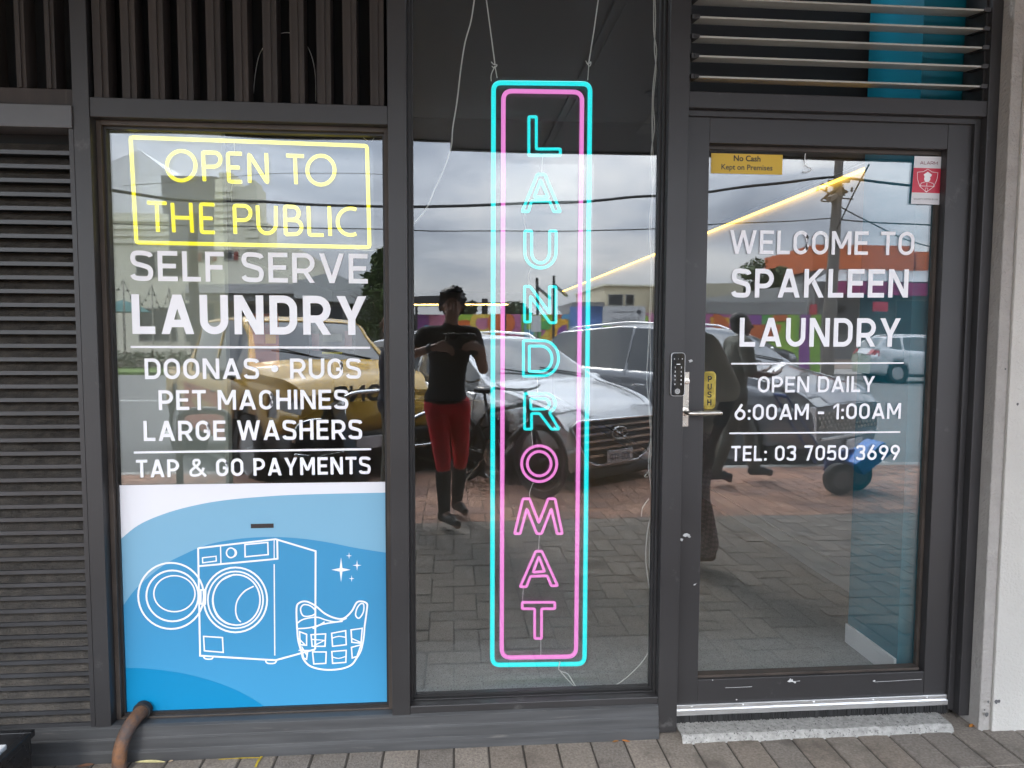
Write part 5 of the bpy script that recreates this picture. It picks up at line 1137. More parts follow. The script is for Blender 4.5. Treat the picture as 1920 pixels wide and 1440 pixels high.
def person(loc, label, J, fwd, skin, hair_fn, cloth, hands, s=1.0, voxel=.011, group='people passing the shop'):
    root = empty('person', loc, label, 'person', group); o = Vector(loc)
    J = {k: o + Vector(v) for k, v in J.items()}; f = Vector(fwd).normalized(); rz = math.atan2(f.y, f.x) - math.pi / 2
    b = MB(); head(b, J['head'], J.get('look', o + f) - o if 'look' in J else f, s); b.cap(J['head'] - Vector((0, 0, .06)) - f * .015, J['neck'] - Vector((0, 0, .02)), .050 * s, .058 * s, 12)
    torso(b, J, rz); limb(b, J, s); legs(b, J, s)
    for k, (d, up, th, cu) in hands.items(): hand(b, J['wr' + k], d, up, th, cu, s * 1.03)
    for k in 'LR': b.cap(J['an' + k], J['toe' + k], .036, .026, 10)
    remesh(b, 'body', skin, root, voxel * .8, 2); face_bits(root, J['head'], f, s)
    h = MB(); hair_fn(h, J['head'], f, s); remesh(h, 'hair', HAIR, root, .010, 1)
    for nm, m, fn, vx in cloth:
        c = MB(); fn(c, J, rz); remesh(c, nm, m, root, vx, 3)
    return root, J
def hair_short(mb, c, f, s):
    c = Vector(c); rz = math.atan2(f.y, f.x) - math.pi / 2; random.seed(4)
    mb.ell(c + Vector((0, 0, .050)) - f * .030, .088, .092, .092, (0, 0, rz)); mb.ell(c - f * .06 + Vector((0, 0, .0)), .075, .055, .085, (0, 0, rz))
def hair_up(mb, c, f, s):
    c = Vector(c); rz = math.atan2(f.y, f.x) - math.pi / 2; random.seed(4); sd = Vector((f.y, -f.x, 0)); u = Vector((0, 0, 1))
    mb.ell(c + u * .050 - f * .020, .092, .098, .090, (0, 0, rz)); mb.ell(c + u * .085 - f * .01, .078, .08, .058, (0, 0, rz)); mb.ell(c - f * .065 + u * .0, .082, .055, .09, (0, 0, rz)); mb.cap(c + sd * .085 + u * .04, c + sd * .078 - u * .05, .020, .010, 8); mb.cap(c - sd * .085 + u * .05, c - sd * .088 - u * .03, .022, .012, 8)
    for k in range(30):
        a = random.uniform(-.3, 3.4); p = c + u * .06 + (sd * math.cos(a) * .09 + u * math.sin(a) * .085) + f * random.uniform(-.06, .05); mb.cap(p, p + (p - c).normalized() * random.uniform(.004, .016) + sd * random.uniform(-.005, .018), .012, .007, 6)
M_TEE = mat('black cotton', (.008, .008, .009), .85, var=.2, scale=12, bump=.5, bscale=9); M_REDP = mat('red stretch cloth', (.72, .009, .028), .7, var=.12, scale=6, bump=.35, bscale=11); M_BOOT = mat('black leather', (.010, .010, .011), .4); M_OLIVE = mat('olive work cloth', (.14, .14, .115), .85, var=.15, bump=.6, bscale=10); M_NAVY = mat('navy cloth', (.03, .033, .05), .8); M_CREAM = mat('cream shirt cloth', (.80, .74, .62), .85, var=.06, scale=4, bump=.8, bscale=9)
# photographer, about 1.8 m, facing the glass behind the camera
GZp = GZ
ph, J = person((-.03, -2.86, GZ), 'person in black T-shirt and red leggings photographing the window with a dark phone',
    dict(head=(.02, .02, 1.715), neck=(.005, 0, 1.565), chest=(0, 0, 1.35), pelvis=(-.03, -.02, 1.00), shL=(-.185, 0, 1.50), shR=(.18, 0, 1.50), elL=(-.295, .14, 1.335), wrL=(-.105, .30, 1.405), elR=(.255, .14, 1.235), wrR=(.235, .32, 1.395),
         hipL=(-.11, -.02, .95), hipR=(.075, -.02, .95), knL=(-.055, .05, .52), knR=(.085, -.06, .53), anL=(-.045, 0.0, .115), anR=(.055, -.38, .115), toeL=(.06, .16, .045), toeR=(.12, -.23, .045)),
    (0, 1, 0), SKIN, hair_up,
    [('t_shirt', M_TEE, lambda c, J, rz: (torso(c, J, rz, .012), limb(c, J, 1, .016, upto=.52, fore=False)), .012),
     ('leggings', M_REDP, lambda c, J, rz: (c.ell(J['pelvis'] - Vector((0, 0, .03)), .168, .120, .10), legs(c, J, 1.02, .006, .14)), .012),
     ('knee_socks', mat('black knit', (.012, .011, .012), .8, var=.3, scale=30, dirt=(.10, .05, .04), dirt_cut=(.6, .7), dscale=22), lambda c, J, rz: [(c.cap(J['kn' + k].lerp(J['an' + k], .24), J['kn' + k].lerp(J['an' + k], .5), .062, .058), c.cap(J['kn' + k].lerp(J['an' + k], .5), J['an' + k], .058, .046)) for k in 'LR'], .012),
     ('boots', M_BOOT, lambda c, J, rz: (shoe(c, J['anL'], J['toeL'], 1, .10), shoe(c, J['anR'], J['toeR'], 1, .10)), .010)],
    {'L': ((.85, .45, -.05), (-.2, .3, .95), (.1, .2, 1), .5), 'R': ((-.55, .5, .15), (.5, .4, .75), (-.2, -.1, 1), .5)})
phn = MB(); phn.prism(rrect_pts(-.055, .155, 1.300, 1.418, .012), -2.530, -2.518); phone = phn.build('phone', M_BLACK, bevel=.002); tag(phone, 'dark phone held level in both hands of the photographer', 'phone')
phn = MB(); phn.tube([(x, -2.524, z) for x, z in rrect_pts(-.0555, .1555, 1.2995, 1.4185, .012)], .0022, 6, True); phn.build('edge', M_STEEL, phone)
phn = MB(); phn.prism(rrect_pts(-.03, .03, 1.372, 1.404, .008), -2.5178, -2.515); phn.build('camera_bump', mat('gloss black', (.008, .008, .009), .06), phone)
wt = MB(); wj = J['elL'].lerp(J['wrL'], .86); wd_ = (J['wrL'] - J['elL']).normalized(); wt.tube([wj - wd_ * .014, wj + wd_ * .014], .037, 16); wo = wt.build('watch', M_BLACK, auto=50); tag(wo, 'black watch band on the wrist of the photographer', 'watch')
# passer-by in a pale shirt and checked trousers
def check_mat():
    m = bpy.data.materials.new('houndstooth check'); m.use_nodes = True; t = m.node_tree; b = t.nodes['Principled BSDF']; l = t.links.new
    co = N(t, 'ShaderNodeTexCoord'); mg = N(t, 'ShaderNodeMapping'); mg.inputs['Rotation'].default_value = (R_(20), R_(30), R_(35)); l(co.outputs['Object'], mg.inputs['Vector'])
    ck = N(t, 'ShaderNodeTexChecker'); ck.inputs['Scale'].default_value = 46; ck.inputs['Color1'].default_value = (.09, .04, .05, 1); ck.inputs['Color2'].default_value = (.72, .52, .52, 1); l(mg.outputs[0], ck.inputs['Vector']); l(ck.outputs['Color'], b.inputs['Base Color']); b.inputs['Roughness'].default_value = .85; return m
pb, J = person((1.56, -1.80, GZ), 'person in loose cream shirt and checked trousers walking past the door handle',
    dict(head=(-.10, 0, 1.60), neck=(-.055, 0, 1.46), chest=(-.02, 0, 1.25), pelvis=(-.02, 0, .93), shL=(-.03, -.19, 1.41), shR=(-.01, .19, 1.41), elL=(-.03, -.25, 1.14), wrL=(-.12, -.24, .90), elR=(.135, .24, 1.12), wrR=(.02, .26, .82),
         hipL=(-.02, -.09, .90), hipR=(-.01, .09, .90), knL=(-.12, -.09, .50), knR=(.00, .09, .47), anL=(-.08, -.09, .12), anR=(.06, .09, .12), toeL=(-.23, -.09, .05), toeR=(-.09, .09, .045)),
    (-1, 0, 0), SKIND, hair_short,
    [('loose_shirt', M_CREAM, lambda c, J, rz: (torso(c, J, rz, .045, waist=1.2), c.cap(J['pelvis'] + Vector((0, 0, .05)), J['pelvis'] - Vector((0, 0, .12)), .165, .185), limb(c, J, 1, .05, upto=.85, fore=False)), .014),
     ('arm_sleeve', M_NAVY, lambda c, J, rz: (c.cap(J['elR'], J['elR'].lerp(J['wrR'], .55), .047, .042)), .010),
     ('checked_trousers', check_mat(), lambda c, J, rz: (c.ell(J['pelvis'] - Vector((0, 0, .05)), .165, .13, .10, (0, 0, rz)), legs(c, J, 1.05, .012, .90, flare=.040)), .012),
     ('shoes', mat('tan leather', (.20, .09, .045), .5), lambda c, J, rz: (shoe(c, J['anL'], J['toeL']), shoe(c, J['anR'], J['toeR'])), .010)],
    {'L': ((-.3, 0, -.95), (-.9, 0, .3), (0, 1, .1), .4), 'R': ((-.15, 0, -1), (.2, 1, 0), (-1, .2, 0), .35)})
# worker in olive clothes
wk, J = person((2.86, -4.30, GZ), 'person in dark olive work clothes walking right with a tablet beyond the door',
    dict(head=(.04, 0, 1.60), neck=(.02, 0, 1.455), chest=(.0, 0, 1.25), pelvis=(-.03, 0, .92), shL=(.0, .19, 1.40), shR=(.0, -.19, 1.40), elL=(.04, .25, 1.12), wrL=(.27, .18, 1.10), elR=(.02, -.26, 1.12), wrR=(.26, -.16, 1.10),
         hipL=(-.02, .09, .89), hipR=(-.04, -.09, .89), knL=(-.12, .09, .49), knR=(.19, -.09, .50), anL=(-.26, .09, .14), anR=(.26, -.09, .14), toeL=(-.09, .09, .05), toeR=(.43, -.09, .07)),
    (1, 0, 0), SKIND, hair_short,
    [('work_shirt', M_OLIVE, lambda c, J, rz: (torso(c, J, rz, .028), limb(c, J, 1.05, .022, upto=.9, fore=False)), .013), ('white_collar', M_WHITE, lambda c, J, rz: c.cap(J['neck'] - Vector((0, 0, .01)), J['neck'] + Vector((0, 0, .015)), .068, .066), .010),
     ('work_trousers', M_OLIVE, lambda c, J, rz: (c.ell(J['pelvis'] - Vector((0, 0, .03)), .168, .125, .11, (0, 0, rz)), legs(c, J, 1.05, .015, .95, flare=.015)), .013), ('boots', M_BOOT, lambda c, J, rz: (shoe(c, J['anL'], J['toeL'], 1.1, .08), shoe(c, J['anR'], J['toeR'], 1.1, .08)), .010)],
    {'L': ((.9, -.2, .2), (0, .3, -1), (.2, -1, .2), .5), 'R': ((.9, .2, .2), (0, -.3, -1), (.2, 1, .2), .5)})
tb = MB(); tb.obox(Matrix.Translation(Vector((2.86, -4.30, GZ)) + Vector((.40, .02, 1.15))) @ Matrix.Rotation(R_(-32), 4, 'Y'), .12, .09, .005); tag(tb.build('tablet', M_ALU, bevel=.002), 'thin pale tablet held out by the worker in olive', 'tablet')
# dark dressed person half hidden behind the mullion
dp, J = person((-.50, -3.35, GZ), 'person in dark clothes mostly hidden by the post left of the photographer',
    dict(head=(.0, .02, 1.60), neck=(.0, 0, 1.46), chest=(0, 0, 1.26), pelvis=(0, 0, .92), shL=(.0, -.17, 1.40), shR=(.06, .17, 1.40), elL=(-.05, -.22, 1.12), wrL=(-.02, -.2, .88), elR=(.105, .22, 1.12), wrR=(.11, .22, .86),
         hipL=(.0, -.08, .88), hipR=(.0, .08, .88), knL=(-.03, -.08, .48), knR=(.03, .08, .48), anL=(-.06, -.08, .12), anR=(.0, .08, .12), toeL=(-.20, -.08, .05), toeR=(-.13, .08, .05)),
    (-1, 0, 0), SKIN, hair_short,
    [('jacket', M_NAVY, lambda c, J, rz: (torso(c, J, rz, .02), limb(c, J, 1, .018)), .013), ('trousers', M_OLIVE, lambda c, J, rz: (c.ell(J['pelvis'] - Vector((0, 0, .03)), .16, .12, .1, (0, 0, rz)), legs(c, J, 1, .012, .95, flare=.015)), .013), ('shoes', M_BOOT, lambda c, J, rz: (shoe(c, J['anL'], J['toeL']), shoe(c, J['anR'], J['toeR'])), .011)],
    {'L': ((-.1, 0, -1), (0, -1, 0), (-1, 0, 0), .4), 'R': ((.1, 0, -1), (0, 1, 0), (-1, 0, 0), .4)})
# ================================================================ STREET FURNITURE
def pp_(parent, mb, name, m, **k): o = mb.build(name, m, None, **k); o.parent = parent; o.matrix_parent_inverse = Matrix.Translation(-parent.location); return o
# black bicycle
bk0 = Vector((.78, -3.72, GZ)); bi = empty('bicycle', bk0, 'black bicycle standing behind the legs of the photographer', 'bicycle')
def bw(x, y):
    w = MB(); c = Vector((x, y, GZ + .34)); ring = [c + Vector((.315 * math.cos(R_(t)), 0, .315 * math.sin(R_(t)))) for t in range(0, 360, 10)]; w.tube(ring, .026, 8, True); o = pp_(bi, w, 'wheel', M_RUBBER, smooth=True)
    s = MB(); s.tube([c + Vector((.28 * math.cos(R_(t)), 0, .28 * math.sin(R_(t)))) for t in range(0, 360, 10)], .012, 6, True)
    for t in range(0, 360, 20): s.tube([c + Vector((.02 * math.cos(R_(t + 40)), .02 if t % 40 else -.02, .02 * math.sin(R_(t + 40)))), c + Vector((.28 * math.cos(R_(t)), 0, .28 * math.sin(R_(t))))], .0017, 4)
    s.tube([c - Vector((0, .05, 0)), c + Vector((0, .05, 0))], .02, 10); so = s.build('rim', M_CLAD, o, smooth=False); return c
y = -3.72; f0 = bw(.78, y); r0 = bw(-.30, y); bb = Vector((.16, y, GZ + .30)); st_ = Vector((.04, y, GZ + .80)); hd_ = Vector((.60, y, GZ + .86)); hd2 = Vector((.66, y, GZ + .70))
m = MB(); m.tube([bb, st_], .022, 8); m.tube([bb, hd2], .034, 10); m.tube([st_.lerp(bb, .12), hd_], .024, 8); m.tube([hd_ + Vector((-.02, 0, .05)), hd2], .026, 8)
for sg in (1, -1): m.tube([bb, r0 + Vector((0, .06 * sg, 0))], .013, 6); m.tube([st_.lerp(bb, .1), r0 + Vector((0, .06 * sg, 0))], .011, 6); m.tube([hd2, f0 + Vector((0, .06 * sg, 0))], .018, 6)
fr = pp_(bi, m, 'frame', M_BLACK, smooth=True)
m = MB(); hd3 = hd_ + Vector((-.04, 0, .13)); m.tube([hd_, hd3], .016, 8); m.tube(spline([hd3 + Vector((-.1, -.31, .02)), hd3 + Vector((0, -.12, .0)), hd3 + Vector((0, .12, 0)), hd3 + Vector((-.1, .31, .02))], 5), .014, 8); pp_(bi, m, 'handlebar', M_BLACK, smooth=True)
m = MB(); m.tube([st_, st_ + Vector((-.03, 0, .12))], .014, 8); m.ell(st_ + Vector((-.05, 0, .15)), .13, .065, .035); pp_(bi, m, 'saddle', M_BLACK, smooth=True)
m = MB(); m.lathe([(.09, -.004), (.09, .004)], Matrix.Translation(bb + Vector((0, .06, 0))) @ Matrix.Rotation(R_(90), 4, 'X'), 28); m.tube([bb + Vector((0, .07, 0)), bb + Vector((.12, .08, -.12))], .011, 6); m.tube([bb + Vector((0, -.07, 0)), bb + Vector((-.12, -.08, .12))], .011, 6)
m.box(bb.x + .07, bb.x + .17, y + .08, y + .17, bb.z - .135, bb.z - .11); m.box(bb.x - .17, bb.x - .07, y - .17, y - .08, bb.z + .11, bb.z + .135); pp_(bi, m, 'crank', M_STEEL)
dv = (hd2 - bb).normalized(); m = flat_text(MB(), letters('TENGO', .16, .036, .16, .2), bb.lerp(hd2, .30) + Vector((.165, .0365, .03)), -dv, Vector((dv.z, 0, -dv.x)) * -1 if False else Vector((-dv.z, 0, dv.x)), (0, 1, 0)); pp_(bi, m, 'lettering', M_WHITE)
m = MB(); m.tube([bb + Vector((-.1, .05, -.02)), bb + Vector((-.22, .22, -.27))], .009, 6); pp_(bi, m, 'kickstand', M_CHROME); bi.location = Vector((.80, -3.80, GZ)); bi.rotation_euler = (0, 0, R_(50))
# second bicycle, only its front stand and rim glimpsed at the right of the pane
# A-frame board
af = empty('a_frame_board', (-1.12, -4.10, GZ), 'black A-frame board standing by the kerb left of the bull bar', 'A-frame board')
for sg in (1, -1):
    m = MB(); mt = Matrix.Translation(Vector((-1.12 + sg * .155, -4.10, GZ + .42))) @ Matrix.Rotation(R_(-sg * 18), 4, 'Y')
    m.obox(mt, .014, .30, .44); pp_(af, m, 'panel', M_BLACK, bevel=.006)
    m = MB(); m.obox(mt @ Matrix.Translation((sg * .016, 0, .05)), .002, .25, .30); pp_(af, m, 'poster', mat('board navy', (.01, .03, .05), .4))
# bike hoop
hp = MB(); hp.tube(spline([(-2.62, -4.35, GZ), (-2.62, -4.35, GZ + .62), (-2.60, -4.35, GZ + .72), (-2.50, -4.35, GZ + .76), (-2.28, -4.35, GZ + .76), (-2.18, -4.35, GZ + .72), (-2.16, -4.35, GZ + .62), (-2.16, -4.35, GZ)], 4), .035, 10)
tag(hp.build('bike_rack', mat('grey steel hoop', (.06, .06, .06), .5), auto=50), 'dark grey steel hoop for bicycles at the kerb', 'bike rack')
# two-wheeled trolley with a blue flap
ctp = Vector((3.78, -3.95, GZ)); tr_ = empty('trolley', ctp, 'black wheeled trolley with a bright blue box pushed past the door', 'trolley')
for dx, dy in ((-.13, .24), (.14, .06), (.14, -.24)):
    w = MB(); w.lathe([(.03, -.045), (.12, -.05), (.145, -.035), (.145, .035), (.12, .05), (.03, .045)], Matrix.Translation(ctp + Vector((dx, dy, .145))) @ Matrix.Rotation(R_(90), 4, 'X'), 28); o = pp_(tr_, w, 'wheel', M_RUBBER, auto=35)
    w = MB(); w.lathe([(.09, .056), (.085, .062), (.02, .06)], Matrix.Translation(ctp + Vector((dx, dy, .145))) @ Matrix.Rotation(R_(-90), 4, 'X'), 20); w.build('hub', mat('hub grey', (.1, .1, .11), .4), o).parent = o
m = MB(); m.bar(ctp + Vector((-.14, 0, .20)), ctp + Vector((.16, 0, .24)), .04, .3); m.tube([ctp + Vector((-.16, .16, .22)), ctp + Vector((-.62, .14, .92))], .014, 8); m.tube([ctp + Vector((-.16, -.16, .22)), ctp + Vector((-.62, -.14, .92))], .014, 8); m.tube([ctp + Vector((-.62, .14, .92)), ctp + Vector((-.62, -.14, .92))], .016, 8); pp_(tr_, m, 'frame', mat('blue steel', (.01, .05, .25), .4))
m = MB(); m.obox(Matrix.Translation(ctp + Vector((.20, .10, .33))) @ Matrix.Rotation(R_(-38), 4, 'Y'), .17, .15, .07); pp_(tr_, m, 'box', mat('bright blue plastic', (.006, .17, .62), .4), bevel=.012)

# telegraph pole, crossarm and wires
M_POLE = mat('weathered timber pole', (.13, .115, .10), .85, var=.35, scale=3, stretch=(8, 8, .5))
PY = -19.0; pb_ = T(1557, 640, PY); pz = T(1566, 292, PY)
tp = empty('power_pole', (pb_.x, PY, RZ), 'weathered timber power pole with crossarms and wires seen through the door', 'power pole')
m = MB(); m.tube([(pb_.x, PY, RZ), (pb_.x + .02, PY, 3.0), (pb_.x + .10, PY, pz.z + .3)], [.19, .17, .14], 14); pp_(tp, m, 'pole', M_POLE, auto=50)
ca = T(1566, 360, PY)
m = MB(); m.obox(Matrix.Translation(ca + Vector((-.1, .2, -.2))) @ Matrix.Rotation(R_(-50), 4, 'Z') @ Matrix.Rotation(R_(-14), 4, 'Y'), .95, .06, .07); m.obox(Matrix.Translation(ca + Vector((0, .2, .25))) @ Matrix.Rotation(R_(20), 4, 'Z'), .35, .05, .05); pp_(tp, m, 'crossarm', M_POLE)
m = MB()
for k in range(5): m.lathe([(.03, 0), (.05, .04), (.03, .07), (.05, .10), (.02, .14)], Matrix.Translation(ca + Vector((-.65 + k * .3, .05, -.02))), 10)
random.seed(9)
for k in range(7): m.tube(spline([ca + Vector((random.uniform(-.7, .5), random.uniform(0, .25), random.uniform(-.35, .25))) for _ in range(4)], 5), .022, 5)
pp_(tp, m, 'insulators', M_BLACK)
def wire(pts, r, label):
    q = [T(u, v, y) for u, v, y in pts]; m = MB(); m.tube(spline(q, 6), r, 6); tag(m.build('power_line', M_RUBBER, smooth=True), label, 'power line', 'power lines over the street')
wire([(150, 350, PY + 2.5), (330, 373, PY + 2), (520, 382, PY + 1.4), (720, 389, PY + .9), (900, 387, PY + .7), (1100, 378, PY + .4), (1335, 358, PY + .2), (1500, 339, PY), (1565, 334, PY)], .042, 'thick upper power line crossing all three panes')
wire([(1565, 334, PY), (1610, 338, PY), (1720, 352, PY), (1900, 378, PY + .5)], .042, 'thick power line leaving the pole to the right')
wire([(150, 415, PY + 2.5), (400, 424, PY + 2), (730, 433, PY + 1), (980, 432, PY + .5), (1240, 428, PY), (1335, 420, PY), (1440, 412, PY), (1560, 408, PY)], .017, 'thin middle power line below the thick one')
wire([(1560, 408, PY), (1600, 412, PY), (1750, 421, PY), (1900, 428, PY)], .020, 'thin power line right of the pole')
wire([(1543, 372, PY), (1640, 418, PY - 1), (1720, 452, PY - 2), (1800, 470, PY - 3)], .020, 'slanting service wire falling right from the pole')
wire([(1632, 310, PY + 4), (1600, 370, PY + 2), (1568, 430, PY)], .022, 'guy wire from the upper right down to the pole')
wire([(230, 350, PY - 3), (420, 335, PY - 3), (560, 322, PY - 3), (760, 330, PY - 3)], .010, 'faint upper wire behind the yellow neon letters')
# slim lamp pole in the road median and two solar lamp posts
lpb = T(372, 745, -14.5); m = MB(); m.tube([(lpb.x, -14.5, RZ), (lpb.x, -14.5, 4.2)], [.13, .10], 12); m.lathe([(.2, 0), (.2, .08), (.13, .10)], Matrix.Translation((lpb.x, -14.5, RZ)), 16); tag(m.build('street_pole', mat('dark steel pole', (.05, .05, .052), .5), auto=50), 'dark steel pole seen behind the words SELF SERVE', 'street pole')
for u, v0, v1, nm in ((1005, 520, 616, 'left'), (1037, 515, 600, 'right')):
    b0 = T(u, v1, -24); t0 = T(u, v0, -24)
    e_ = empty('solar_lamp', (b0.x, -24, RZ), 'solar lamp post with tilted panel %s' % ('behind the neon letter N' if nm == 'left' else 'just right of the neon letter N'), 'solar lamp', 'solar lamp posts along the mural fence')
    m = MB(); m.tube([(b0.x, -24, RZ), (b0.x, -24, t0.z)], .055, 8); pp_(e_, m, 'post', M_FRAME_D); m = MB(); m.obox(Matrix.Translation((b0.x + .25, -24, t0.z - .55)) @ Matrix.Rotation(R_(40), 4, 'Y'),   .34, .25, .025); pp_(e_, m, 'solar_panel', mat('panel', (.12, .13, .15), .2))
bs = empty('parking_sign', T(1002, 600, -22), 'small white parking sign on the solar lamp post', 'sign'); a, b_ = T(993, 622, -22), T(1012, 590, -22); m = MB(); m.box(a.x, b_.x, -22.01, -21.99, a.z, b_.z); pp_(bs, m, 'plate', mat('sign white', (.5, .5, .5), .5)); m = MB(); m.tube([((a.x + b_.x) / 2, -22.03, RZ), ((a.x + b_.x) / 2, -22.03, b_.z)], .03, 8); pp_(bs, m, 'post', M_STEEL)
# leasing sign
LY = -17.0; a, b_ = T(1128, 613, LY), T(1210, 575, LY); a2 = T(1068, 613, LY)
ls2 = empty('leasing_sign', ((a.x + b_.x) / 2, LY, RZ), 'white and blue board with the word LEASING beyond the silver SUV', 'sign')
m = MB(); m.box(a.x, b_.x, LY, LY + .04, a.z, b_.z); bo = pp_(ls2, m, 'white_board', mat('sign white', (.5, .5, .5), .5))
m = MB(); m.box(a2.x, a.x - .002, LY, LY + .04, a.z - .35, b_.z); pp_(ls2, m, 'blue_board', mat('sign blue', (.10, .17, .36), .5, var=.5, scale=1.2))
m = MB(); m.tube([(a2.x + .1, LY - .05, RZ), (a2.x + .1, LY - .05, b_.z)], .04, 8); m.tube([(b_.x - .1, LY - .05, RZ), (b_.x - .1, LY - .05, b_.z)], .04, 8); pp_(ls2, m, 'posts', M_FRAME_D)
wdt = (b_.x - a.x) * .62
m = flat_text(MB(), letters('LEASING', wdt, .135, .13, .15), (b_.x - (b_.x - a.x) * .16, LY + .043, a.z + .09), (-1, 0, 0), (0, 0, 1), (0, 1, 0)); pp_(ls2, m, 'lettering', mat('sign ink', (.08, .08, .09), .6))
m = MB(); m.box(a.x + .3, b_.x - .35, LY + .0405, LY + .042, b_.z - .19, b_.z - .165); m.lathe([(.07, 0), (.07, .002)], Matrix.Translation((b_.x - .2, LY + .041, b_.z - .18)) @ Matrix.Rotation(R_(-90), 4, 'X'), 18); pp_(ls2, m, 'rule', mat('sign ink', (.08, .08, .09), .6))

# mural fence: plain bright shapes
MY = -27.5; ml = T(742, 606, MY).x; mr_ = T(1545, 606, MY).x; mzt = T(1000, 588, MY).z
mf = empty('mural_fence', ((ml + mr_) / 2, MY, RZ), 'long fence painted with bright abstract circles across the road', 'fence')
m = MB(); m.box(ml, mr_, MY - .08, MY, RZ, mzt); pp_(mf, m, 'fence_panel', mat('fence green', (.17, .33, .04), .7))
pal = [(.42, .16, .26), (.62, .33, .03), (.05, .22, .30), (.26, .42, .05), (.20, .06, .24), (.5, .12, .03), (.10, .33, .08), (.60, .45, .08), (.35, .10, .22), (.10, .28, .42)]
random.seed(12); PM = [mat('mural paint %d' % i, c, .7) for i, c in enumerate(pal)]
shp = [MB() for _ in pal]; lay = 0
x = ml
while x < mr_ - .6:
    w = random.uniform(.5, 1.3); w = min(w, mr_ - x); k = random.randrange(len(pal)); z0_ = RZ if random.random() < .6 else random.uniform(RZ, 1.0)
    shp[k].q((x, MY + .003, z0_), (x + w, MY + .003, z0_), (x + w, MY + .003, mzt), (x, MY + .003, mzt)); x += w * random.uniform(.9, 1.4)
for _ in range(46):
    cx_ = random.uniform(ml + .9, mr_ - .9); k = random.randrange(len(pal)); r = random.uniform(.35, .85); lay += 1; a0 = random.choice((0, 90, 180, 270, -1)); cz_ = random.uniform(1.1, mzt - .2)
    pts = arc(cx_, cz_, r, r, *((0, 350, 28) if a0 < 0 else (a0, a0 + 180, 18)))
    pts = [(px, min(max(pz_, RZ + .01), mzt)) for px, pz_ in pts]; shp[k].q(*[(px, MY + .005 + lay * .001, pz_) for px, pz_ in pts])
    if random.random() < .5: k2 = (k + 3) % len(pal); lay += 1; shp[k2].q(*[(cx_ + (px - cx_) * .55, MY + .005 + lay * .001, cz_ + (pz_ - cz_) * .55) for px, pz_ in pts])
for i, s in enumerate(shp):
    if s.v: pp_(mf, s, 'painted_shapes', PM[i])

# ================================================================ BUILDINGS ACROSS THE ROAD
def rect(u0, u1, v0, v1, y, dep=6.0, mb=None, zmin=None):
    a, b_ = T(u0, v1, y), T(u1, v0, y); m = mb or MB(); m.box(a.x, b_.x, y - dep, y, RZ if zmin is None and False else (a.z if zmin is None else zmin), b_.z); return m
def win(parent, u0, u1, v0, v1, y, m, frame=None):
    a, b_ = T(u0, v1, y), T(u1, v0, y); f = MB(); t = .07
    f.box(a.x - t, b_.x + t, y + .001, y + .05, a.z - t, a.z); f.box(a.x - t, b_.x + t, y + .001, y + .05, b_.z, b_.z + t); f.box(a.x - t, a.x, y + .001, y + .05, a.z, b_.z); f.box(b_.x, b_.x + t, y + .001, y + .05, a.z, b_.z)
    o = pp_(parent, f, 'window', frame or mat('window frame pale', (.3, .3, .28), .6)); g = MB().box(a.x, b_.x, y + .001, y + .02, a.z, b_.z); go = g.build('glazing', m); go.parent = o; return o
M_DWIN = mat('dark window glass', (.03, .032, .035), .1, spec=.8); M_CREAMW = mat('cream render', (.66, .64, .52), .85, var=.08, scale=.4, dirt=(.52, .50, .40), dirt_cut=(.6, .8), dscale=.8); M_GREYW = mat('grey cladding', (.20, .20, .20), .7, var=.1, scale=.5)
CYB = -38.0
cb = empty('old_cinema', (T(380, 640, CYB).x, CYB, RZ), 'cream stepped art deco building across the road behind SELF SERVE LAUNDRY', 'building')
m = MB(); rect(120, 356, 400, 645, CYB, 10, m, RZ); pp_(cb, m, 'wall', M_CREAMW)
m = MB(); rect(356.5, 560, 470, 645, CYB - .02, 10, m, RZ); pp_(cb, m, 'wall', M_CREAMW)
m = MB(); rect(404, 434, 338, 469.5, CYB + .1, 2, m); rect(408, 430, 326, 337.5, CYB + .05, 1.6, m); rect(436, 458, 352, 469.5, CYB, 2, m); rect(460, 478, 350, 469.5, CYB + .12, 2, m); rect(463, 475, 340, 349.5, CYB + .08, 1.6, m); rect(480, 500, 420, 469.5, CYB, 2, m)
for v in range(358, 440, 12): rect(402.5, 435.5, v, v + 3, CYB + .18, .06, m)
for v in range(380, 460, 16): rect(458.5, 479.5, v, v + 3, CYB + .2, .06, m)
pp_(cb, m, 'tower', M_CREAMW)
m = MB(); rect(306, 403, 333, 399, CYB - .5, 4, m); rect(320, 402, 384, 468, CYB + .06, .05, m); pp_(cb, m, 'parapet', M_GREYW)
m = MB()
for v in (410, 424, 438, 452): rect(200, 316, v, v + 2.5, CYB + .10, .09, m)
pp_(cb, m, 'string_course', M_CREAMW)
win(cb, 256, 290, 474, 515, CYB, M_DWIN); win(cb, 297, 345, 474, 515, CYB, M_DWIN); win(cb, 382, 400, 474, 486, CYB, M_DWIN); win(cb, 424, 438, 474, 486, CYB, M_DWIN)
m = MB(); rect(372, 380, 473, 488, CYB + .06, .05, m); rect(402, 408, 473, 488, CYB + .06, .05, m); rect(440, 447, 473, 488, CYB + .06, .05, m); pp_(cb, m, 'shutter', mat('red shutter', (.22, .06, .045), .7))
m = MB(); rect(350, 566, 533, 548, CYB + 2.5, 2.4, m); pp_(cb, m, 'verandah', mat('verandah pale', (.42, .42, .42), .7)); 
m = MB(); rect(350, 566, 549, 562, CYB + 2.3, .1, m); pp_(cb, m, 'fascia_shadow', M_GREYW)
win(cb, 262, 330, 578, 640, CYB, M_DWIN); win(cb, 450, 556, 572, 640, CYB, M_DWIN); win(cb, 352, 404, 570, 640, CYB, mat('shop window blue', (.06, .08, .10), .2))
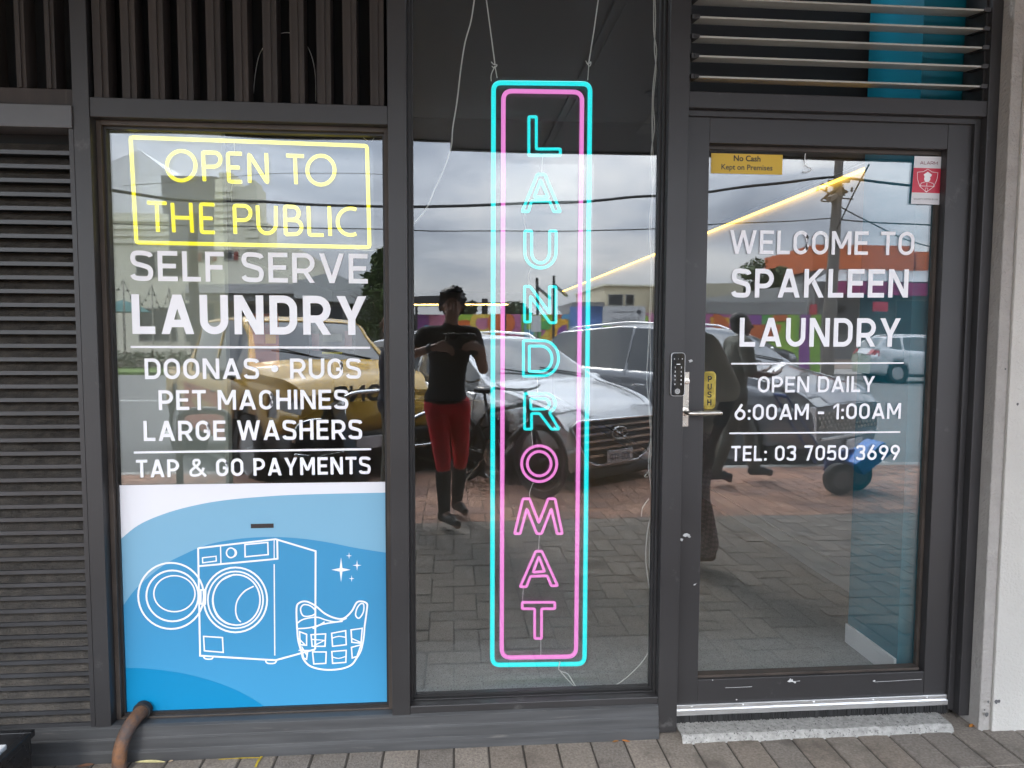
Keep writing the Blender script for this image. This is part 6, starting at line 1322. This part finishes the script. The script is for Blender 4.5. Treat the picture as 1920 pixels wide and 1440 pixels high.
# gable wall left of it
gb = empty('gabled_hall', (T(150, 600, -44).x, -44, RZ), 'pale gabled hall rising behind the cream building', 'building')
a, b_, c = T(120, 420, -44), T(420, 400, -44), T(262, 284, -44); m = MB(); m.prism([(a.x, RZ), (b_.x, RZ), (b_.x, b_.z), (c.x, c.z), (a.x - 4, a.z + 1)], -50, -44); pp_(gb, m, 'wall', mat('pale hall', (.68, .69, .70), .8))
# low roof to its right
sb = empty('low_shop', (T(650, 560, -36).x, -36, RZ), 'low grey shop with pale sloping roof behind the amber vehicle', 'building')
m = MB(); rect(560, 745, 560, 640, -36, 6, m, RZ); pp_(sb, m, 'wall', M_GREYW); a, b_ = T(552, 545, -35.5), T(700, 545, -35.5); rt = T(640, 520, -38); m = MB(); m.prism([(a.x, a.z - .35), (b_.x + 1.5, a.z - .75), (b_.x, a.z + .15), (rt.x, rt.z), (a.x, a.z + .4)], -42, -35.3); pp_(sb, m, 'roof', mat('pale roof', (.42, .43, .43), .7))
win(sb, 580, 640, 572, 640, -36, M_DWIN)
m = flat_text(MB(), letters('COMPUTER', 1.9, .26, .16, .15), (T(672, 568, -35.9).x, -35.88, T(672, 570, -35.9).z), (-1, 0, 0), (0, 0, 1), (0, 1, 0)) if False else None
# beige block behind the mural
bb_ = empty('beige_block', (T(1190, 590, -48).x, -48, RZ), 'beige flat roofed block above the mural fence right of the tall neon sign', 'building')
m = MB(); rect(1132, 1262, 533, 620, -48, 12, m, RZ); pp_(bb_, m, 'wall', mat('beige render', (.58, .52, .38), .85, var=.05, scale=.3)); m = MB(); rect(1072, 1131.5, 566, 620, -47, 8, m, RZ); pp_(bb_, m, 'annexe', M_GREYW)
m = MB(); rect(1130.5, 1263.5, 530.5, 533, -47.8, 12.4, m); pp_(bb_, m, 'coping', M_CREAMW); win(bb_, 1140, 1165, 552, 572, -48, M_DWIN); win(bb_, 1172, 1186, 552, 572, -48, M_DWIN)
# roofs along the middle
hb = empty('house', (T(1000, 600, -52).x, -52, RZ), 'house with pale hipped roof beyond the mural fence', 'building')
a, b_ = T(880, 588, -52), T(1075, 588, -52); m = MB(); rect(890, 1065, 586, 620, -52, 8, m, RZ); pp_(hb, m, 'wall', M_CREAMW)
r = [T(880, 588, -51.5), T(1075, 588, -51.5), T(1075, 588, -60), T(880, 588, -60)]; k1, k2 = T(930, 572, -55.5), T(1040, 572, -55.5); m = MB(); m.q(r[0], r[1], k2, k1); m.q(r[1], r[2], k2); m.q(r[2], r[3], k1, k2); m.q(r[3], r[0], k1); pp_(hb, m, 'roof', mat('pale tin roof', (.34, .35, .36), .5))
m = MB(); m.tube([T(908, 590, -50), T(908, 560, -50)], .22, 10); tag(m.build('flue', M_FRAME_D), 'dark flue pipe standing above the mural fence', 'flue')
cpy = -26.0; a, b_ = T(778, 569, cpy), T(950, 569, cpy); cp_ = empty('carport', ((a.x + b_.x) / 2, cpy, RZ), 'flat carport edge with a warm strip light behind the photographer', 'carport')
m = MB(); m.box(a.x - .3, T(826, 560, cpy).x, cpy - 2.2, cpy - .02, a.z + .03, a.z + .32); m.box(T(826, 560, cpy).x + .001, b_.x, cpy - .2, cpy - .02, a.z + .03, a.z + .08); pp_(cp_, m, 'roof_edge', M_FRAME_D)
m = MB(); m.tube([(a.x + .1, cpy - .1, RZ), (a.x + .1, cpy - .1, a.z + .03)], .05, 8); m.tube([(b_.x - .1, cpy - .1, RZ), (b_.x - .1, cpy - .1, a.z + .03)], .05, 8); pp_(cp_, m, 'posts', M_FRAME_D)
m = MB(); m.box(a.x, b_.x, cpy - .08, cpy - .03, a.z - .02, a.z + .0295); pp_(cp_, m, 'strip_light', emit('warm street strip', (1, .62, .2), 9))
# sloping parapet shops on the right
gs = empty('shed_row', (T(1420, 600, -40).x, -40, RZ), 'row of beige and grey sheds behind the word SPAKLEEN', 'building')
a0, a1, a2_, a3 = T(1300, 527, -40), T(1440, 527, -40), T(1440, 520, -40), T(1540, 512, -40)
m = MB(); rect(1290, 1392, 527, 620, -40, 8, m, RZ); pp_(gs, m, 'wall', mat('beige shed', (.36, .33, .25), .8)); m = MB(); a, b_ = T(1300, 556, -38.9), T(1520, 556, -38.9); q0, q1 = T(1300, 560, -38.9), T(1520, 528, -38.9); m.prism([(a.x, RZ), (b_.x, RZ), (b_.x, q1.z), (a.x, q0.z)], -39.9, -38.9); pp_(gs, m, 'tin_wall', mat('pale tin', (.30, .30, .29), .6, var=.1, scale=.6))
m = MB(); rect(1320, 1518, 566, 589, -38.5, .3, m); pp_(gs, m, 'awning', M_GREYW)
os_ = empty('orange_shop', (T(1630, 600, -42).x, -42, RZ), 'orange walled shop with magenta fascia seen through the door', 'building')
m = MB(); rect(1527, 1718, 458, 506, -43, 8, m); rect(1720, 1800, 470, 506, -43.2, 8, m); pp_(os_, m, 'orange_wall', mat('orange paint', (.50, .11, .025), .7, var=.06, scale=.4)); m = MB(); a, b_ = T(1527, 528, -40.5), T(1800, 528, -40.5); c, d = T(1560, 506, -42.8), T(1800, 506, -42.8); m.q(a, b_, d, c); pp_(os_, m, 'roof', mat('pale tin roof', (.34, .35, .36), .5))
m = MB(); rect(1530, 1800, 507, 640, -42.9, 6, m, RZ); pp_(os_, m, 'wall', M_GREYW); m = MB(); rect(1566, 1800, 531, 554, -40.4, .3, m); pp_(os_, m, 'fascia', mat('magenta sign', (.26, .015, .11), .5)); m = MB(); rect(1524, 1538, 572, 600, -40.4, .1, m); rect(1636, 1666, 568, 586, -40.4, .1, m); pp_(os_, m, 'shop_sign', mat('red sign', (.42, .03, .05), .5))
win(os_, 1570, 1610, 566, 630, -42.9, M_DWIN); win(os_, 1680, 1740, 566, 630, -42.9, M_DWIN)
m = flat_text(MB(), letters('ROSE', 1.1, .30, .14, .15), (T(1680, 0, -40.05).x, -40.08, T(1650, 548, -40.08).z), (-1, 0, 0), (0, 0, 1), (0, 1, 0)) if False else None
# ---------------------------------------------------------------- verge, hedge, umbrella, festoon poles
M_GRASS = mat('grass', (.09, .15, .025), .9, var=.4, scale=1.5, bump=.6, bscale=20)
tag(MB().box(-60, -5.2, -30.5, -26.2, RZ - .2, RZ + .10).build('grass_verge', M_GRASS), kind='structure')
tag(MB().box(-60, 40, -60, -30.5, RZ - .2, RZ + .08).build('far_pavement', mat('far pavement', (.16, .12, .095), .85, var=.15, scale=.7)), kind='structure')
tag(MB().box(-5.2, 40, -30.5, -26.2, RZ - .2, RZ + .06).build('far_footpath', mat('far footpath', (.22, .21, .2), .85, var=.15, scale=.7)), kind='structure')
def leaves(mb, c, rad, n, size, seed, squash=1.0):
    random.seed(seed); c = Vector(c)
    for _ in range(n):
        d = Vector((random.gauss(0, 1), random.gauss(0, 1), random.gauss(0, 1))).normalized() * rad * random.random() ** .45; d.z *= squash; p = c + d
        a = Vector((random.gauss(0, 1), random.gauss(0, 1), random.gauss(0, .6))).normalized(); b_ = a.orthogonal().normalized(); s = size * random.uniform(.6, 1.3)
        mb.m = random.randrange(3); mb.q(p - a * s, p + b_ * s * .45, p + a * s, p - b_ * s * .45)
FOL = [mat('foliage dark', (.030, .055, .014), .7), mat('foliage mid', (.055, .090, .022), .7), mat('foliage light', (.085, .12, .035), .7)]
FOLG = [mat('gum dark', (.05, .065, .035), .7), mat('gum mid', (.08, .10, .055), .7), mat('gum light', (.11, .125, .07), .7)]
BARK = mat('bark', (.085, .065, .05), .9, var=.3)
def tree(u, v_top, v_mid, y, rad, label, fol=FOL, conic=False, seed=1, sq=.8):
    c = T(u, v_mid, y); tp_ = T(u, v_top, y); e_ = empty('tree', (c.x, y, RZ), label, 'tree', 'trees beyond the road'); random.seed(seed)
    m = MB(); m.tube([(c.x, y, RZ), (c.x + .15, y, (c.z + RZ) / 2), (c.x, y, c.z + (tp_.z - c.z) * .6)], [.28, .2, .06], 10)
    for k in range(7):
        a = k * .9; b0 = Vector((c.x, y, RZ + (c.z - RZ) * (.55 + .06 * k))); m.tube([b0, b0 + Vector((math.cos(a) * rad * .4, math.sin(a) * rad * .4, rad * .35)), b0 + Vector((math.cos(a) * rad * .75, math.sin(a) * rad * .75, rad * .55))], [.10, .06, .02], 6)
    pp_(e_, m, 'trunk', BARK, auto=60); f = MB(); hh = tp_.z - c.z
    for k in range(18):
        if conic: t = k / 17; r2 = rad * (1 - t * .85); cc = c + Vector((random.uniform(-.6, .6) * r2, random.uniform(-.6, .6) * r2, -rad * .9 + (hh + rad * .9) * t)); leaves(f, cc, max(.35, r2 * .6), 170, .15, seed * 50 + k, .9)
        else:
            d = Vector((random.gauss(0, 1), random.gauss(0, 1), random.gauss(0, .8))).normalized() * rad * random.uniform(.4, .95); d.z = d.z * sq; cc = c + d; cc.z = min(cc.z, tp_.z - .2); leaves(f, cc, rad * random.uniform(.22, .42), 190, .14, seed * 50 + k, .8)
    pp_(e_, f, 'crown', fol); return e_
tree(712, 478, 560, -33.5, 2.1, 'dark conical tree at the right edge of the left window', conic=True, seed=3)
tree(1430, 488, 520, -44.5, 1.9, 'round dark tree above the word SPAKLEEN', seed=4)
tree(1272, 540, 556, -52, 1.9, 'low bushy tree beside the door frame behind the beige block', seed=5)
tree(866, 566, 584, -50, 1.2, 'small olive tree above the mural right of the photographer', FOLG, seed=6)
tree(962, 570, 588, -47, 1.4, 'grey green tree above the mural behind the neon letters', FOLG, seed=7)
tree(1795, 468, 492, -50, 2.6, 'green tree beyond the orange shop at the door edge', seed=8)
hg = MB(); random.seed(31)
for k in range(60):
    c = T(60 + k * 8.4, 668, -29.5 + random.uniform(-.5, .5)); leaves(hg, (c.x, c.y, RZ + .45), .55, 60, .09, 900 + k, .8)
tag(hg.build('hedge', FOLG), 'low grey green hedge above the grass verge across the road', 'hedge')
um_c = T(231, 600, -33); ub = empty('cafe_umbrella', (um_c.x, -33, RZ + .08), 'teal cafe umbrella at the left edge of the window', 'umbrella'); zt_ = T(231, 561, -33).z; ze = T(231, 584, -33).z
m = MB(); m.lathe([(1.25, ze), (.62, (zt_ + ze) / 2 + .08), (.03, zt_)], Matrix.Translation((um_c.x, -33, 0)), 8); pp_(ub, m, 'canopy', mat('teal canvas', (.03, .13, .13), .8)); m = MB(); m.tube([(um_c.x, -33, RZ + .08), (um_c.x, -33, zt_)], .03, 8); m.box(um_c.x - .3, um_c.x + .3, -33.3, -32.7, RZ + .08, RZ + .16); pp_(ub, m, 'pole', M_STEEL)
pv = None
for k, (u, v) in enumerate(((160, 520), (231, 524), (282, 533), (316, 538), (345, 542))):
    t_ = T(u, v, -32); m = MB(); m.tube([(t_.x, -32, RZ + .08), (t_.x, -32, t_.z)], .035, 8); tag(m.build('festoon_pole', M_STEEL), ('far left', 'left', 'second', 'third', 'right')[k] + ' festoon pole carrying strung bulbs before the cream building', 'festoon pole', 'festoon poles by the cream building')
    if pv is not None:
        pts = [pv.lerp(t_, f) - Vector((0, 0, 1.0 * math.sin(math.pi * f))) for f in [j / 8 for j in range(9)]]; m = MB(); m.tube(pts, .012, 5)
        for q in pts[1:-1]: m.ell(q - Vector((0, 0, .06)), .05, .05, .06, n=8)
        tag(m.build('festoon_string', M_BLACK), 'string of bulbs sagging to the %s festoon pole' % ('left', 'second', 'third', 'right')[k - 1], 'festoon lights', 'festoon strings')
    pv = t_
